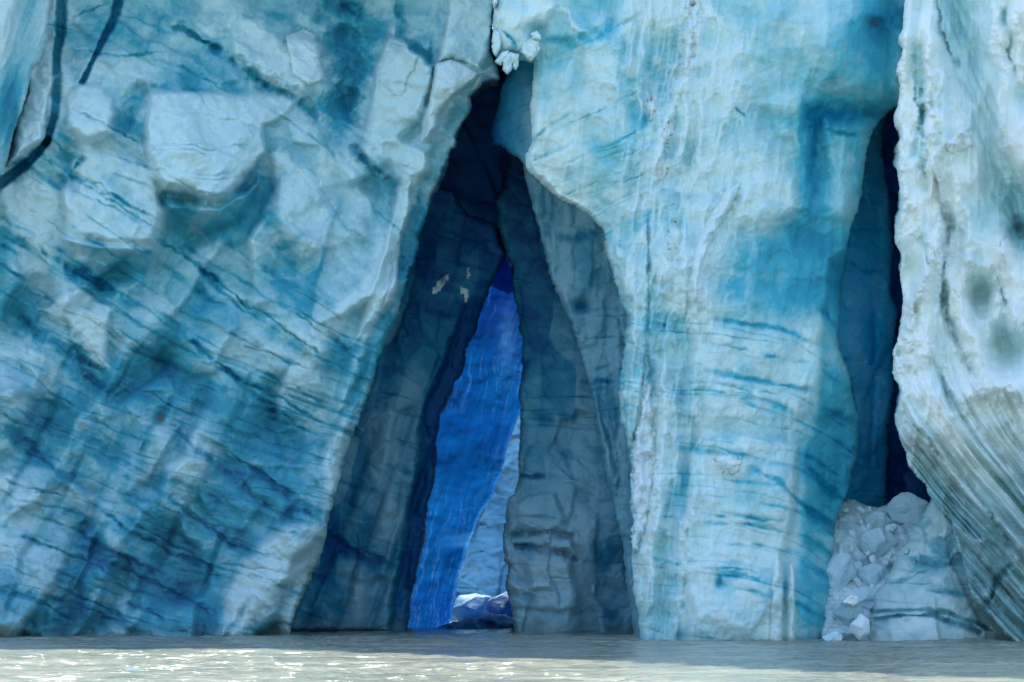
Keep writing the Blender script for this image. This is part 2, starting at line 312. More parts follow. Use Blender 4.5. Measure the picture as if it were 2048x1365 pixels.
    for p, w_, h, b in (([(300, 18), (370, 62), (460, 112), (530, 172), (600, 202), (655, 262)], 8, -.9, .45), ([(290, 165), (262, 225), (248, 275)], 20, -1.0, .40), ([(298, 172), (345, 178), (400, 182)], 5, -.5, .5),
                        ([(655, -40), (690, 60), (705, 160), (690, 230), (712, 300)], 30, -1.6, .42), ([(680, 0), (760, 60), (800, 110)], 22, -.8, .3), ([(700, 290), (755, 345), (805, 372)], 10, -.9, .4),
                        ([(860, 60), (866, 130), (855, 190), (838, 250)], 8, -.6, .3), ([(790, 0), (800, 70), (850, 110), (868, 150)], 14, -.6, .35),
                        ([(0, 456), (60, 492), (128, 532), (190, 562), (240, 600), (300, 617)], 8, -.5, .5), ([(130, 530), (190, 556), (236, 590)], 11, -.3, .4), ([(340, 478), (400, 540), (450, 590), (520, 640), (590, 690)], 5, -.3, .42),
                        ([(365, 488), (420, 552), (452, 566)], 5, -.2, .4), ([(300, 610), (352, 650), (402, 700), (432, 722), (520, 802), (645, 885)], 6, -.4, .55), ([(140, 650), (160, 712), (215, 745)], 9, -.5, .45),
                        ([(20, 610), (75, 665), (130, 700), (180, 750), (230, 800)], 11, -.4, .45), ([(0, 850), (50, 880), (110, 935)], 14, -.4, .4), ([(340, 840), (380, 890), (470, 960), (560, 1030), (600, 1050)], 9, -.3, .45),
                        ([(500, 940), (590, 1000), (660, 1040)], 10, -.3, .4), ([(250, 1000), (340, 1060), (420, 1120)], 6, -.2, .4), ([(370, 1110), (450, 1160), (500, 1190)], 8, -.2, .4),
                        ([(490, 1100), (560, 1120), (600, 1140)], 4, -.15, .4), ([(460, 1140), (540, 1160), (600, 1180)], 5, -.15, .4), ([(120, 300), (150, 350), (118, 390)], 18, -.6, .35), ([(165, 310), (150, 345)], 6, -1, .4)):
        line(s, p, w_, h, b, brk=.5 if w_ < 9 else 0, rough=5)
    for p, w_, b in (([(140, 215), (180, 232), (215, 252), (300, 300)], 3, .35), ([(135, 342), (200, 372), (262, 412), (325, 448)], 3.5, .4), ([(130, 352), (200, 388), (262, 428), (330, 470)], 3, .4), ([(130, 378), (200, 402), (290, 452)], 2.5, .3),
                     ([(205, 300), (270, 325), (330, 352), (400, 385), (445, 395)], 3, .35), ([(300, 285), (360, 292), (430, 298), (500, 292)], 3, .3), ([(300, 298), (360, 300), (430, 312)], 2.5, .3), ([(325, 335), (370, 345), (430, 350), (480, 345)], 4, .3), ([(360, 350), (420, 360), (480, 356)], 2.5, .25),
                     ([(330, 225), (400, 232), (470, 240), (530, 262)], 2.5, .25), ([(130, 98), (200, 104), (290, 112), (340, 100)], 3, .25), ([(140, 35), (190, 20), (230, 5)], 3, .25), ([(310, 480), (380, 520), (450, 572), (530, 640)], 3, .35), ([(590, 580), (640, 610), (690, 640)], 3, .3),
                     ([(560, 610), (640, 662), (720, 712)], 4, .35), ([(470, 590), (560, 650), (640, 710), (700, 742)], 3, .35), ([(480, 690), (560, 712), (620, 740)], 3, .25), ([(500, 740), (580, 768), (660, 820)], 3, .25), ([(430, 735), (480, 760), (560, 800), (650, 850)], 3.5, .4),
                     ([(0, 1010), (70, 1030), (150, 1060), (230, 1110), (330, 1150)], 4, .35), ([(0, 1060), (80, 1085), (170, 1120), (260, 1170)], 3.5, .35), ([(180, 1010), (260, 1060), (330, 1100), (400, 1135)], 4, .4), ([(240, 1030), (320, 1075), (400, 1120), (440, 1150)], 3.5, .4),
                     ([(0, 1175), (50, 1190), (90, 1210), (150, 1245)], 4.5, .4), ([(120, 1180), (200, 1210), (270, 1250)], 3.5, .4), ([(240, 1205), (300, 1225), (340, 1245)], 3.5, .4), ([(200, 1120), (300, 1160), (390, 1205), (430, 1235)], 3.5, .4), ([(290, 965), (360, 1010), (450, 1080), (520, 1120)], 5, .4),
                     ([(450, 900), (520, 950), (600, 990)], 4, .35), ([(20, 880), (100, 930), (170, 980)], 5, .35), ([(0, 958), (80, 985), (140, 1000)], 3, .3), ([(480, 1128), (540, 1142), (600, 1160)], 3, .3), ([(530, 1058), (580, 1066), (600, 1062)], 3, .3), ([(560, 1010), (620, 1030), (650, 1044)], 6, .4)):
        line(s, p, w_, -.3, b, rough=6)
    block(s, [(120, 470), (200, 486), (330, 500), (326, 545), (240, 570), (140, 545)], .35, 12, 0, .018, b=.06)  # underside tilted down and tinted darker as painted shade
    blob(s, 640, 960, 60, 60, 0, -.1)
    for a in ((332, 728, 42, 34, -1.2, .38, 0, 0, 40), (280, 780, 40, 55, -.6, .3, 0, 0, -30), (60, 620, 60, 50, -.5, .2), (420, 470, 60, 20, -.3, .2, 0, 0, -25), (190, 770, 70, 30, -.2, .25, 0, 0, 30),
              (560, 860, 45, 25, -.2, .3, 0, 0, 30), (200, 1100, 22, 50, -.4, .4, 0, 0, -35), (90, 560, 90, 40, 0, -.15), (520, 400, 55, 60, -.6, .12), (700, 60, 60, 90, -.2, .16), (30, 220, 30, 120, -.3, .15),
              (650, 420, 70, 90, 0, -.08), (760, 500, 20, 60, 0, -.1), (430, 300, 90, 70, 0, -.12), (560, 300, 40, 90, .2, -.08), (100, 1180, 160, 100, 0, .1), (330, 1230, 150, 50, 0, .12), (300, 1050, 60, 120, -.2, .14, 0, 0, 20), (480, 900, 60, 120, 0, .10, 0, 0, 25), (760, 560, 26, 90, .3, -.22, .1, 0, 12), (810, 420, 14, 50, .3, -.2, .1), (920, 60, 50, 60, 0, -.1), (660, 900, 26, 110, .2, -.15, 0, 0, 14), (400, 780, 80, 40, 0, .14, 0, 0, 30), (350, 100, 90, 60, 0, -.06), (60, 400, 50, 60, 0, -.14)):  # slim pale blobs along the rim carry its highlight
        blob(s, *a)
    s.b -= .16*np.clip(s.o-base, -1, 1.2); s.o = base+1.7*(s.o-base)  # recess shade put into the pigment: hollows bluer, bulges paler
    # the blue lip behind the rim
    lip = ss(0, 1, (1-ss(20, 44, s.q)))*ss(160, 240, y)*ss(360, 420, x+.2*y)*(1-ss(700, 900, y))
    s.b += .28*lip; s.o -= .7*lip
    s.s = np.maximum(s.s, 0)
    edge = 1-ss(8, 26, s.q); s.b -= .18*edge*ss(640, 760, y)  # rim highlight painted as paler ice
    blob(s, 322, 836, 8, 8, -.2, .3, 0, .9); blob(s, 290, 950, 18, 30, 0, 0, 0, .3, 30)
    # wet foot just above the water
    s.d += .35*ss(1240, 1285, y+6*fbm(x, y, 40, 3))
    s.b = np.clip(s.b, -.1, 1.2)
CL = [(1012, -220), (1000, -60), (986, 10), (982, 60), (978, 100), (988, 128), (998, 154), (965, 163), (950, 185), (940, 192), (938, 225), (915, 262), (900, 300), (890, 322), (880, 352), (868, 378), (855, 422), (838, 470),
      (826, 520), (815, 560), (802, 600), (788, 645), (770, 680), (758, 710), (748, 745), (738, 785), (724, 815), (716, 850), (703, 875), (690, 905), (680, 950), (666, 1000), (652, 1058), (648, 1090), (640, 1112), (618, 1152),
      (600, 1190), (584, 1232), (576, 1300), (-320, 1300), (-320, -220)]
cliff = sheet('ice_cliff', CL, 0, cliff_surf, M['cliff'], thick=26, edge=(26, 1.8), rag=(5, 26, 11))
tag(cliff, 'huge pale blue glacier cliff crossed by slanting dark bands, left of the tall cave', 'ice cliff')
for p in ([(706, 690), (714, 640), (740, 600), (765, 592), (772, 618), (745, 640), (722, 672)], [(745, 470), (775, 430), (800, 440), (790, 500), (765, 520), (748, 540)], [(70, 142), (92, 136), (118, 148), (112, 172), (88, 176)],
          [(565, 68), (612, 55), (635, 80), (630, 140), (600, 150), (575, 110)], [(500, 150), (525, 146), (560, 168), (530, 165)], [(265, 298), (290, 278), (300, 310), (280, 312)]):
    tag(patch('snow_patch', p, 0, cliff_surf, M['cliff'], cliff, th=.3, rag=(14, 18, 31)))

def piece(name, poly, Y0, surf, mat, parent, h, edge=(9, .7), rag=(3, 16, 5), b=0, n=0, th=1.2, tx=0, ty=0):   # a slab standing proud of its parent
    cx, cy = np.array(poly, F).mean(0)
    def sf(s):
        surf(s); s.o += h+tx*(s.x-cx)+ty*(s.y-cy); s.b += b; s.s += n
    return sheet(name, poly, Y0, sf, mat, thick=th, edge=edge, rag=rag, parent=parent)
for nm, p, h, b, n, tx, ty in (('ice_tongue', [(872, 126), (905, 118), (962, 146), (948, 162), (925, 180), (905, 194), (886, 222), (876, 256), (858, 282), (843, 280), (848, 235), (860, 190)], .5, -.12, .15, -.006, .0),
                               ('ice_slab', [(892, 60), (905, -60), (1004, -60), (986, 10), (980, 90), (976, 120), (960, 142), (905, 116), (874, 122)], .35, -.03, 0, -.006, .0),
                               ('ice_crest', [(800, 378), (820, 372), (820, 420), (804, 470), (796, 530), (788, 585), (768, 622), (736, 652), (708, 686), (716, 650), (745, 600), (768, 520), (782, 440)], .35, -.16, .45, .008, 0),  # whitened by snow and by the rim's painted highlight
                               ('ice_crest', [(745, 300), (780, 284), (812, 290), (850, 302), (858, 340), (836, 356), (812, 378), (776, 352)], .3, -.08, .25, 0, .004),
                               ('ice_slab', [(742, 240), (760, 130), (782, 84), (815, 92), (838, 112), (812, 170), (800, 230), (768, 262)], .3, -.05, 0, .004, 0),
                               ('ice_slab', [(572, 70), (606, 56), (632, 70), (640, 110), (650, 160), (620, 172), (586, 150)], .4, -.12, .35, 0, .004)):
    piece(nm, p, 0, cliff_surf, M['cliff'], cliff, h, b=b, n=n, tx=tx, ty=ty)

def fin_surf(s):
    x, y = s.x, s.y
    s.o += tps([(0, 0, 1), (60, 0, .2), (0, 200, .8), (60, 120, -.2), (0, 380, .3), (-300, 0, 1), (-300, 380, 1), (0, -220, .5)], x, y)
    wx = x+.32*y+12*fbm(x, y, 90, 2); s.o += .5*fbm(wx, y*.12, 26, 5, 4)+.1*fbm(x, y, 16, 6, 4)
    s.b += .3+.35*fbm(wx, y*.15, 30, 8, 4); blob(s, 30, 60, 25, 50, 0, -.1); blob(s, 20, 200, 22, 90, -.3, .35)
    blob(s, 0, 30, 18, 90, .3, -.35)
fin = sheet('ice_fin', [(112, -220), (104, -40), (98, 30), (96, 70), (80, 118), (62, 142), (52, 195), (28, 262), (14, 318), (2, 375), (-40, 420), (-320, 440), (-320, -220)], -3.5, fin_surf, M['cliff'], thick=3, edge=(16, 1.0), rag=(4, 30, 4))
tag(fin, 'smooth turquoise fin of ice at the upper left edge beside two narrow crevasses', 'ice fin')

# ------------------------------------------------------------------ the main column right of the cave
def col_surf(s):
    x, y = s.x, s.y
    base = tps([(1060, 200, -1.6), (1200, 300, .2), (1100, 50, -.6), (1010, 50, -.5), (1300, 100, .4), (1450, 100, .2), (1600, 100, .4), (1700, 60, -.2), (1800, 100, -3), (1300, 500, 1.6), (1500, 500, 1.0), (1650, 500, -.6), (1450, 900, 2.6),
                (1300, 1200, 2.4), (1400, 1200, 3.6), (1580, 1200, 3.3), (1670, 1200, 1.8), (1700, 900, .6), (1240, 700, .3), (1180, 430, -1), (1400, -220, -2), (1800, -220, -3), (1000, -220, -2), (1090, 330, -1.2), (1400, 700, 2.0), (1600, 700, 1.3)], x, y); s.o += base
    wx, wy = s.warp(22, 110, 17)
    h1, r1 = facets(wx, wy, 90, 92, 2.4, 121, 6, .7); s.o += .36*h1; s.b += .10*r1
    h2, r2 = facets(wx, wy, 40, 6, 1.9, 131, 6, .9); s.o += .07*h2; s.b += .08*r2
    s.o += .5*fbm(x, y, 110, 115, 5, .5)+.045*fbm(x, y, 12, 116, 4, .6)
    s.o += (.20-.08*ss(1400, 1460, x)*ss(500, 650, y)+.40*(1-ss(1340, 1440, x))*ss(1200, 1290, x))*fbm(x+.10*y+14*fbm(x, y, 90, 3), y*.13, 24, 118, 4)
    s.b += .20+.22*fbm(x, y*.8, 110, 133, 4)+.10*fbm(x, y*.6, 26, 137, 4)
    # rough white crust on the left shoulder
    cr = ss(.05, .55, ridged(x*1.2+.2*y, y*.6, 44, 201, 4)+.5*fbm(x, y, 90, 210, 3))*ss(1180, 1320, x)*(1-ss(1430, 1560, x)); cr = cr*(1-ss(480, 760, y)*.8); s.o += .12*cr; s.b -= .14*cr; s.s += .13*cr
    t = y-.07*x-30*ss(1580, 1720, x)-.0006*(x-1400)*np.abs(x-1400)
    strata(s, t, 14, 26, 470, 1230, 1.2, 7, .42, .05, 12)
    strata(s, t, 19, 20, 620, 1110, 1.5, 8, .46, .05, 10)
    # slanting lines on the upper shoulder (up to the right)
    m0 = s.b.copy(); t2 = y+.45*(x-1050); strata(s, t2, 24, 26, 100, 560, 1, 4, .35, .06, 18); k = (1-ss(430, 560, y))*(1-ss(1250, 1400, x)); s.b = m0+(s.b-m0)*k
    B = block
    B(s, [(1632, 10), (1690, -20), (1770, 10), (1830, 60), (1830, 208), (1760, 205), (1695, 196), (1645, 160), (1625, 90)], 2.4, 30, .004, -.004, b=.12, rough=5)
    B(s, [(1640, 235), (1700, 215), (1765, 232), (1745, 262), (1730, 350), (1716, 420), (1690, 446), (1660, 430), (1654, 320)], .8, 16, -.004, -.001, b=.02, rough=4)
    blob(s, 1625, 330, 30, 130, -.05, .40); blob(s, 1700, 232, 80, 30, -.1, .24)
    B(s, [(1485, 352), (1540, 338), (1598, 345), (1606, 420), (1560, 452), (1500, 458), (1462, 440)], 1.0, 22, 0, -.004, b=-.12, rough=5)
    B(s, [(1520, 200), (1600, 170), (1635, 205), (1600, 240), (1540, 232)], .7, 20, 0, 0, b=-.1)
    B(s, [(1385, 900), (1402, 868), (1500, 870), (1598, 890), (1592, 1000), (1574, 1090), (1556, 1180), (1552, 1310), (1368, 1310), (1368, 1100)], .9, 10, -.001, 0, b=-.12, rough=4)
    B(s, [(1390, 560), (1640, 600), (1636, 780), (1622, 850), (1600, 880), (1395, 870)], .4, 34, -.001, 0, b=-.08, rough=4)
    B(s, [(1658, 520), (1740, 470), (1740, 1310), (1586, 1310), (1590, 1150), (1602, 1000), (1602, 905), (1634, 850), (1642, 640)], -.5, 13, -.012, 0, b=.22, rough=4)  # side face turned away, its shade put into bluer pigment
    B(s, [(1546, 1118), (1556, 1108), (1566, 1124), (1568, 1180), (1564, 1310), (1540, 1310)], .5, 5, .01, 0, b=-.1)
    B(s, [(1574, 1122), (1586, 1128), (1592, 1160), (1590, 1310), (1570, 1310)], .6, 5, .01, 0, b=-.12)
    B(s, [(1060, 150), (1140, 120), (1180, 200), (1150, 330), (1090, 360), (1045, 300)], .5, 24, 0, 0, b=-.06)
    B(s, [(1170, 110), (1260, 110), (1270, 230), (1230, 300), (1170, 250)], .7, 26, 0, -.002, b=-.12)
    B(s, [(990, -60), (1110, -60), (1112, 20), (1080, 60), (1075, 100), (1050, 118), (1000, 112), (988, 70)], .9, 12, 0, 0, b=-.12)
    B(s, [(1598, 190), (1700, 205), (1800, 215), (1766, 236), (1700, 240), (1652, 252), (1646, 420), (1640, 470), (1560, 520), (1440, 620), (1418, 560), (1540, 480), (1604, 420), (1606, 300), (1606, 250)], -.7, 40, 0, 0, b=.24, rough=14)
    B(s, [(1590, 470), (1700, 440), (1700, 640), (1600, 640), (1500, 640), (1440, 640)], -.1, 40, 0, 0, b=.20, rough=14)
    for p, w_, h, b in (([(1650, 262), (1700, 272), (1735, 268)], 6, -.5, .3),
                        ([(1298, 400), (1297, 560), (1292, 690)], 5, -.5, .12), ([(1292, 680), (1305, 800), (1306, 900), (1290, 1010), (1270, 1110)], 16, -1.1, .0),
                        ([(1440, 525), (1500, 475), (1580, 470), (1660, 500)], 26, -.4, .14), ([(1120, 95), (1220, 60), (1280, 30)], 14, -.4, .3), ([(1250, 80), (1235, 140), (1260, 220), (1290, 260)], 16, -.4, .25),
                        ([(1060, 285), (1110, 245), (1160, 215)], 4, -.2, .4), ([(1060, 325), (1120, 300), (1150, 280)], 4, -.2, .3), ([(1000, 60), (1025, 80), (1035, 100)], 4, -.5, .5),
                        ([(1420, 637), (1500, 650), (1560, 655), (1645, 695)], 5, -.25, .5), ([(1420, 690), (1500, 702), (1560, 716), (1632, 728)], 4, -.2, .45), ([(1405, 740), (1460, 752), (1540, 765), (1635, 785)], 6, -.25, .5),
                        ([(1385, 778), (1470, 792), (1540, 806), (1605, 830)], 6, -.2, .45), ([(1420, 765), (1480, 778), (1560, 790)], 4, -.2, .4), ([(1480, 925), (1560, 965), (1600, 1005), (1670, 1060)], 9, -.25, .5), ([(1395, 1028), (1500, 1035), (1580, 1045)], 5, -.2, .45),
                        ([(1400, 1046), (1500, 1050), (1575, 1066)], 5, -.2, .45), ([(1420, 1086), (1530, 1096), (1600, 1110)], 7, -.2, .4), ([(1380, 1150), (1470, 1150), (1560, 1165)], 6, -.2, .45), ([(1380, 1138), (1470, 1138), (1560, 1152)], 3, -.1, .35),
                        ([(1640, 612), (1680, 660)], 8, -.2, .4), ([(1638, 740), (1710, 790)], 6, -.2, .4), ([(1636, 815), (1716, 850)], 8, -.2, .4), ([(1610, 930), (1680, 1000)], 12, -.2, .45), ([(1600, 1000), (1690, 1075)], 16, -.2, .45), ([(1592, 1070), (1672, 1110)], 9, -.2, .4), ([(1590, 1120), (1665, 1160)], 8, -.2, .35),
                        ([(1430, 1165), (1445, 1160)], 9, -.3, .4), ([(1470, 215), (1495, 238)], 3, -.4, .8)):
        line(s, p, w_, h, b, brk=.6 if w_ < 8 and b < .5 else 0, rough=4)
    for p, w_, h, b, n in (([(1398, -40), (1382, 60), (1374, 140), (1340, 240), (1312, 330), (1300, 420)], 15, .7, -.2, .25), ([(1482, 364), (1455, 395), (1418, 460), (1402, 520), (1392, 600), (1388, 700)], 15, .8, -.22, .25),
                           ([(1345, 430), (1340, 560), (1332, 700), (1322, 900), (1300, 1100), (1285, 1270)], 24, .9, -.2, .05), ([(1385, 700), (1400, 860), (1380, 960), (1368, 1100), (1366, 1270)], 6, .5, -.25, .12), ([(1225, 470), (1262, 560), (1275, 640), (1262, 740), (1262, 850)], 16, .6, -.12, 0),  # the thin corner ridge carries its highlight as paler colour
                           ([(1080, 30), (1120, 0), (1140, 40), (1190, 90)], 6, .4, -.2, .2), ([(985, -10), (995, 40), (990, 70)], 7, .5, -.2, .2), ([(1050, 120), (1058, 200), (1048, 290), (1075, 350), (1130, 395), (1200, 440)], 9, .4, -.12, 0)):
        line(s, p, w_, h, b, n, rough=9)
    for a in ((1715, 110, 90, 110, 0, .36), (1775, 130, 40, 130, -.6, .40), (1680, 60, 60, 50, .3, -.02), (1760, 45, 50, 50, -.3, .3), (1680, 240, 90, 30, 0, .3), (1640, 900, 60, 130, 0, .20), (1700, 560, 30, 60, 0, .1), (1600, 500, 100, 90, 0, .12), (1530, 600, 110, 40, 0, .12),
              (1450, 930, 45, 14, .2, -.3, .4), (1430, 330, 60, 90, .2, -.1), (1650, 400, 60, 40, 0, .1), (1300, 210, 12, 20, .5, -.2, .6), (1070, 60, 20, 16, -.6, .3, 0, .2), (1110, 80, 34, 9, -.1, .35, 0, .25), (1748, 45, 14, 9, -.4, .2, 0, .5), (1440, 1170, 14, 10, -.2, .3),
              (1560, 60, 60, 40, .2, .05), (1480, 150, 70, 60, .2, -.1)):
        blob(s, *a)
    s.b -= .13*np.clip(s.o-base, -1, 1.2); s.o = base+1.6*(s.o-base); s.d += .3*ss(1255, 1290, y+6*fbm(x, y, 40, 3))  # hollows tinted bluer and bulges paler to deepen the relief shading
    s.b = np.clip(s.b, -.1, 1.2)
CO = [(1012, -220), (998, -60), (987, 10), (986, 40), (992, 62), (985, 80), (984, 102), (990, 112), (1003, 116), (1020, 108), (1045, 112), (1068, 122), (1066, 160), (1061, 205), (1064, 245), (1062, 290), (1048, 318), (1056, 338), (1070, 352), (1092, 376), (1122, 398), (1152, 414),
      (1182, 436), (1206, 462), (1216, 500), (1224, 540), (1242, 592), (1257, 636), (1252, 690), (1241, 760), (1239, 790), (1247, 845), (1260, 905), (1266, 960), (1272, 1010), (1270, 1060), (1264, 1110), (1268, 1180), (1275, 1222), (1280, 1262), (1284, 1310),
      (1660, 1310), (1662, 1240), (1660, 1180), (1665, 1120), (1670, 1060), (1681, 1010), (1696, 985), (1702, 950), (1715, 912), (1717, 870), (1714, 830), (1705, 790), (1699, 760), (1690, 730), (1679, 700), (1673, 668), (1680, 612), (1684, 560), (1690, 520), (1700, 452), (1715, 420), (1722, 395),
      (1728, 350), (1732, 300), (1746, 256), (1766, 232), (1788, 216), (1830, 190), (1830, -220)]
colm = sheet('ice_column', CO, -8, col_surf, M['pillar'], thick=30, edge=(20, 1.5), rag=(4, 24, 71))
tag(colm, 'tall bright turquoise ice column with dark horizontal bands, right of the tall cave', 'ice column')
for p in ([(1375, 0), (1400, -10), (1395, 60), (1385, 120), (1368, 160), (1362, 100)], [(1290, 200), (1312, 196), (1314, 230), (1300, 245)], [(1430, 400), (1478, 362), (1470, 400), (1440, 450), (1405, 490)],
          [(1430, 925), (1450, 905), (1480, 915), (1475, 940), (1445, 950)], [(1318, 330), (1335, 250), (1350, 240), (1335, 330), (1320, 370)], [(1330, 450), (1350, 435), (1355, 500), (1340, 530)]):
    patch('snow_patch', p, -8, col_surf, M['pillar'], colm, th=.28, rag=(16, 15, 31))
# dirty white snow filling the cleft
ps = patch('packed_snow', [(1292, 690), (1300, 760), (1308, 830), (1312, 900), (1306, 960), (1300, 1020), (1290, 1060), (1276, 1105), (1262, 1100), (1268, 1040), (1262, 980), (1262, 900), (1275, 860), (1284, 780)], -8, col_surf, M['pillar'], colm, th=1.0, soft=10, snow=1.3, rag=(7, 18, 2), amp=.5)
for nm, p, h, b, n, tx, ty in (('ice_spire', [(1546, 1124), (1554, 1110), (1563, 1122), (1568, 1180), (1564, 1240), (1563, 1292), (1536, 1292), (1542, 1200)], .35, -.12, .1, .01, 0),
                               ('ice_spire', [(1576, 1126), (1584, 1120), (1591, 1136), (1591, 1200), (1588, 1292), (1572, 1292), (1573, 1200)], .3, -.12, .1, .01, 0),
                               ('ice_rib', [(1226, 480), (1250, 500), (1294, 440), (1297, 560), (1292, 680), (1284, 760), (1272, 850), (1262, 890), (1252, 850), (1246, 790), (1252, 700), (1260, 640), (1246, 580)], .5, -.04, 0, 0, 0),
                               ('ice_spur', [(1482, 364), (1474, 392), (1450, 430), (1424, 478), (1408, 520), (1396, 560), (1390, 620), (1380, 560), (1392, 490), (1420, 430), (1450, 380)], .5, -.12, .25, 0, 0)):
    piece(nm, p, -8, col_surf, M['pillar'], colm, h, b=b, n=n, tx=tx, ty=ty)
# hanging teeth over the cave mouth
def lump_surf(seed, amp=.5):
    def f(s):
        h, r = facets(s.x, s.y, 16, 80, 1.6, seed, 8, 1.0); s.o += amp*h+.2*fbm(s.x, s.y, 10, seed); s.b += .10*r+.08; s.s += .12
    return f
for i, (p, dy) in enumerate((([(985, 62), (1000, 60), (1004, 84), (996, 104), (990, 113), (984, 100)], .3), ([(1003, 106), (1018, 100), (1022, 118), (1010, 124), (1000, 130), (990, 124)], .5), ([(1006, 120), (1020, 104), (1034, 108), (1036, 118), (1024, 132), (1022, 142), (1014, 147), (1006, 140)], .9),
                             ([(1024, 112), (1038, 108), (1037, 130), (1033, 141), (1026, 136)], .8), ([(1048, 84), (1062, 76), (1078, 82), (1080, 100), (1072, 112), (1060, 124), (1050, 112), (1042, 104)], .9), ([(1062, 68), (1072, 62), (1081, 70), (1080, 82), (1066, 80)], 1.2),
                             ([(984, 2), (996, -8), (994, 10), (988, 18)], .8))):
    sheet('ice_tooth', p, -8-dy, lump_surf(300+i, .35), M['pillar'], thick=1.6, edge=(9, .7), rag=(2, 9, i), parent=colm, step=1.5)

# ------------------------------------------------------------------ inside the tall cave
def inner(slope, seed, base=.25, nb=22, t0=300, t1=1290, flute=0, bw=(1.5, 7), bs=.5, dirt=.0):
    def f(s):
        x, y = s.x, s.y; wx, wy = s.warp(14, 80, seed)
        h, r = facets(wx, wy, 46, 90+flute, 2.6, seed+10, 8, .8); s.o += .4*h; s.b += .22*r
        h, r = facets(wx, wy, 22, 20, 1.6, seed+20, 8, 1); s.o += .12*h; s.b += .08*r
        s.o += .3*fbm(x, y, 70, seed+1, 5)+.05*fbm(x, y, 12, seed+2, 4)
        s.b += base+.28*fbm(x, y, 80, seed+3, 4)+.12*fbm(x, y*1.5, 24, seed+4, 4); s.d += dirt
        strata(s, y-slope*x, seed+5, nb, t0, t1, bw[0], bw[1], bs, .08, 12)
        s.d += .6*ss(1215, 1275, y+8*fbm(x, y, 40, 3))
    return f
f_lw = inner(.28, 410, .30, 40, 80, 1100, flute=14)
def lw(s):
    f_lw(s); x, y = s.x, s.y; s.b += .55*(1-ss(480, 780, y))+.08  # gloom of the upper cave put into the pigment, darker at the top
    # columns leaning to the right at the top
    u = x+.36*(y-1000)
    for c, w_, a in ((700, 12, .8), (760, 10, .9), (830, 9, .8)): m = np.exp(-((u-c)/w_)**2)*ss(760, 900, y); s.o -= .5*a*m; s.b += .18*m
    for a in ((770, 900, 28, 80, .8, -.55, .1), (775, 1030, 26, 60, .7, -.5, .1, 0, 12), (715, 1185, 24, 60, .8, -.55, .12), (640, 1215, 22, 30, .3, -.25), (770, 1130, 20, 50, .3, -.3), (820, 780, 26, 80, .3, -.2, 0, 0, 20), (840, 900, 20, 50, .3, -.2, 0, 0, 16), (740, 1000, 30, 60, .2, -.15, 0, 0, 14), (870, 600, 60, 40, 0, .1), (680, 1090, 40, 20, -.3, .5, 0, 0, 20), (860, 480, 60, 50, 0, .25), (900, 620, 60, 70, 0, -.06)): blob(s, *a)
    line(s, [(655, 1075), (720, 1110), (800, 1145)], 12, -.5, .6); line(s, [(745, 920), (830, 950), (860, 950)], 8, -.3, .35); line(s, [(790, 880), (840, 900), (870, 900)], 4, -.2, .3)
    # face turning into the cave, its shade painted in dark blue
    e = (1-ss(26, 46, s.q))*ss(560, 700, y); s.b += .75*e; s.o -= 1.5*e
LW = [(880, 300), (875, 366), (903, 385), (930, 424), (988, 446), (1000, 488), (1009, 508), (1000, 532), (984, 560), (972, 590), (960, 622), (952, 660), (935, 692), (925, 742), (903, 782), (880, 832), (874, 880), (872, 920), (868, 965), (856, 1010), (850, 1062), (843, 1100), (830, 1160), (820, 1200), (812, 1300),
      (500, 1300), (520, 900), (700, 500), (820, 300)]
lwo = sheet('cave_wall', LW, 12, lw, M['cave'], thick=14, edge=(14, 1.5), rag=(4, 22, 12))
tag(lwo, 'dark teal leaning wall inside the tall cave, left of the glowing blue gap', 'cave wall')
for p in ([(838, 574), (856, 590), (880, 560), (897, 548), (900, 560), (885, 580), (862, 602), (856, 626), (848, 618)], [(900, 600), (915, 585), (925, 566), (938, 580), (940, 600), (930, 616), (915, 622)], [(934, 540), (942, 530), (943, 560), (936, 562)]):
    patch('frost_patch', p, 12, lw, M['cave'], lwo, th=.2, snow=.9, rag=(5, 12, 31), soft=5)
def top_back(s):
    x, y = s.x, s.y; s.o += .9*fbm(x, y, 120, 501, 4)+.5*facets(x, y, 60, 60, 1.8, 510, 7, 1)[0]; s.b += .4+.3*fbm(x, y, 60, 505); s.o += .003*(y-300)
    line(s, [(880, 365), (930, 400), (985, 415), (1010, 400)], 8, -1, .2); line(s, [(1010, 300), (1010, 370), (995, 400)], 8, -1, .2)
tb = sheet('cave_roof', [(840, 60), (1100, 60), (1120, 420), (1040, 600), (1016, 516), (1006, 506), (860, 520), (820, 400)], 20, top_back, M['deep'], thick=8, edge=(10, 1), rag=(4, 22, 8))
tag(tb, 'navy blue ice roof at the top of the tall cave above the glowing gap', 'cave roof')
def up_right(s):
    x, y = s.x, s.y; s.o += .5*fbm(x, y, 70, 601, 5)+.02*(x-1010); s.b += .55+.35*fbm(x*1.6, y*.6, 50, 603)-.012*(x-1030)*ss(150, 250, y); strata(s, y+.5*x, 605, 8, 680, 860, 1, 4, .3, .05, 8)
ur = sheet('cave_ledge', [(1052, 90), (1100, 100), (1110, 360), (1075, 362), (1040, 318), (1012, 298), (986, 286), (984, 268), (1000, 200), (1010, 160), (1036, 120)], 1, up_right, M['cave'], thick=8, edge=(16, 1.6), rag=(4, 22, 18))
tag(ur, 'dark blue smooth ice ledge hanging under the teeth at the cave top', 'ice ledge')
f_c2 = inner(.03, 710, .24, 14, 560, 1200, bw=(2, 8), bs=.5, dirt=.04)
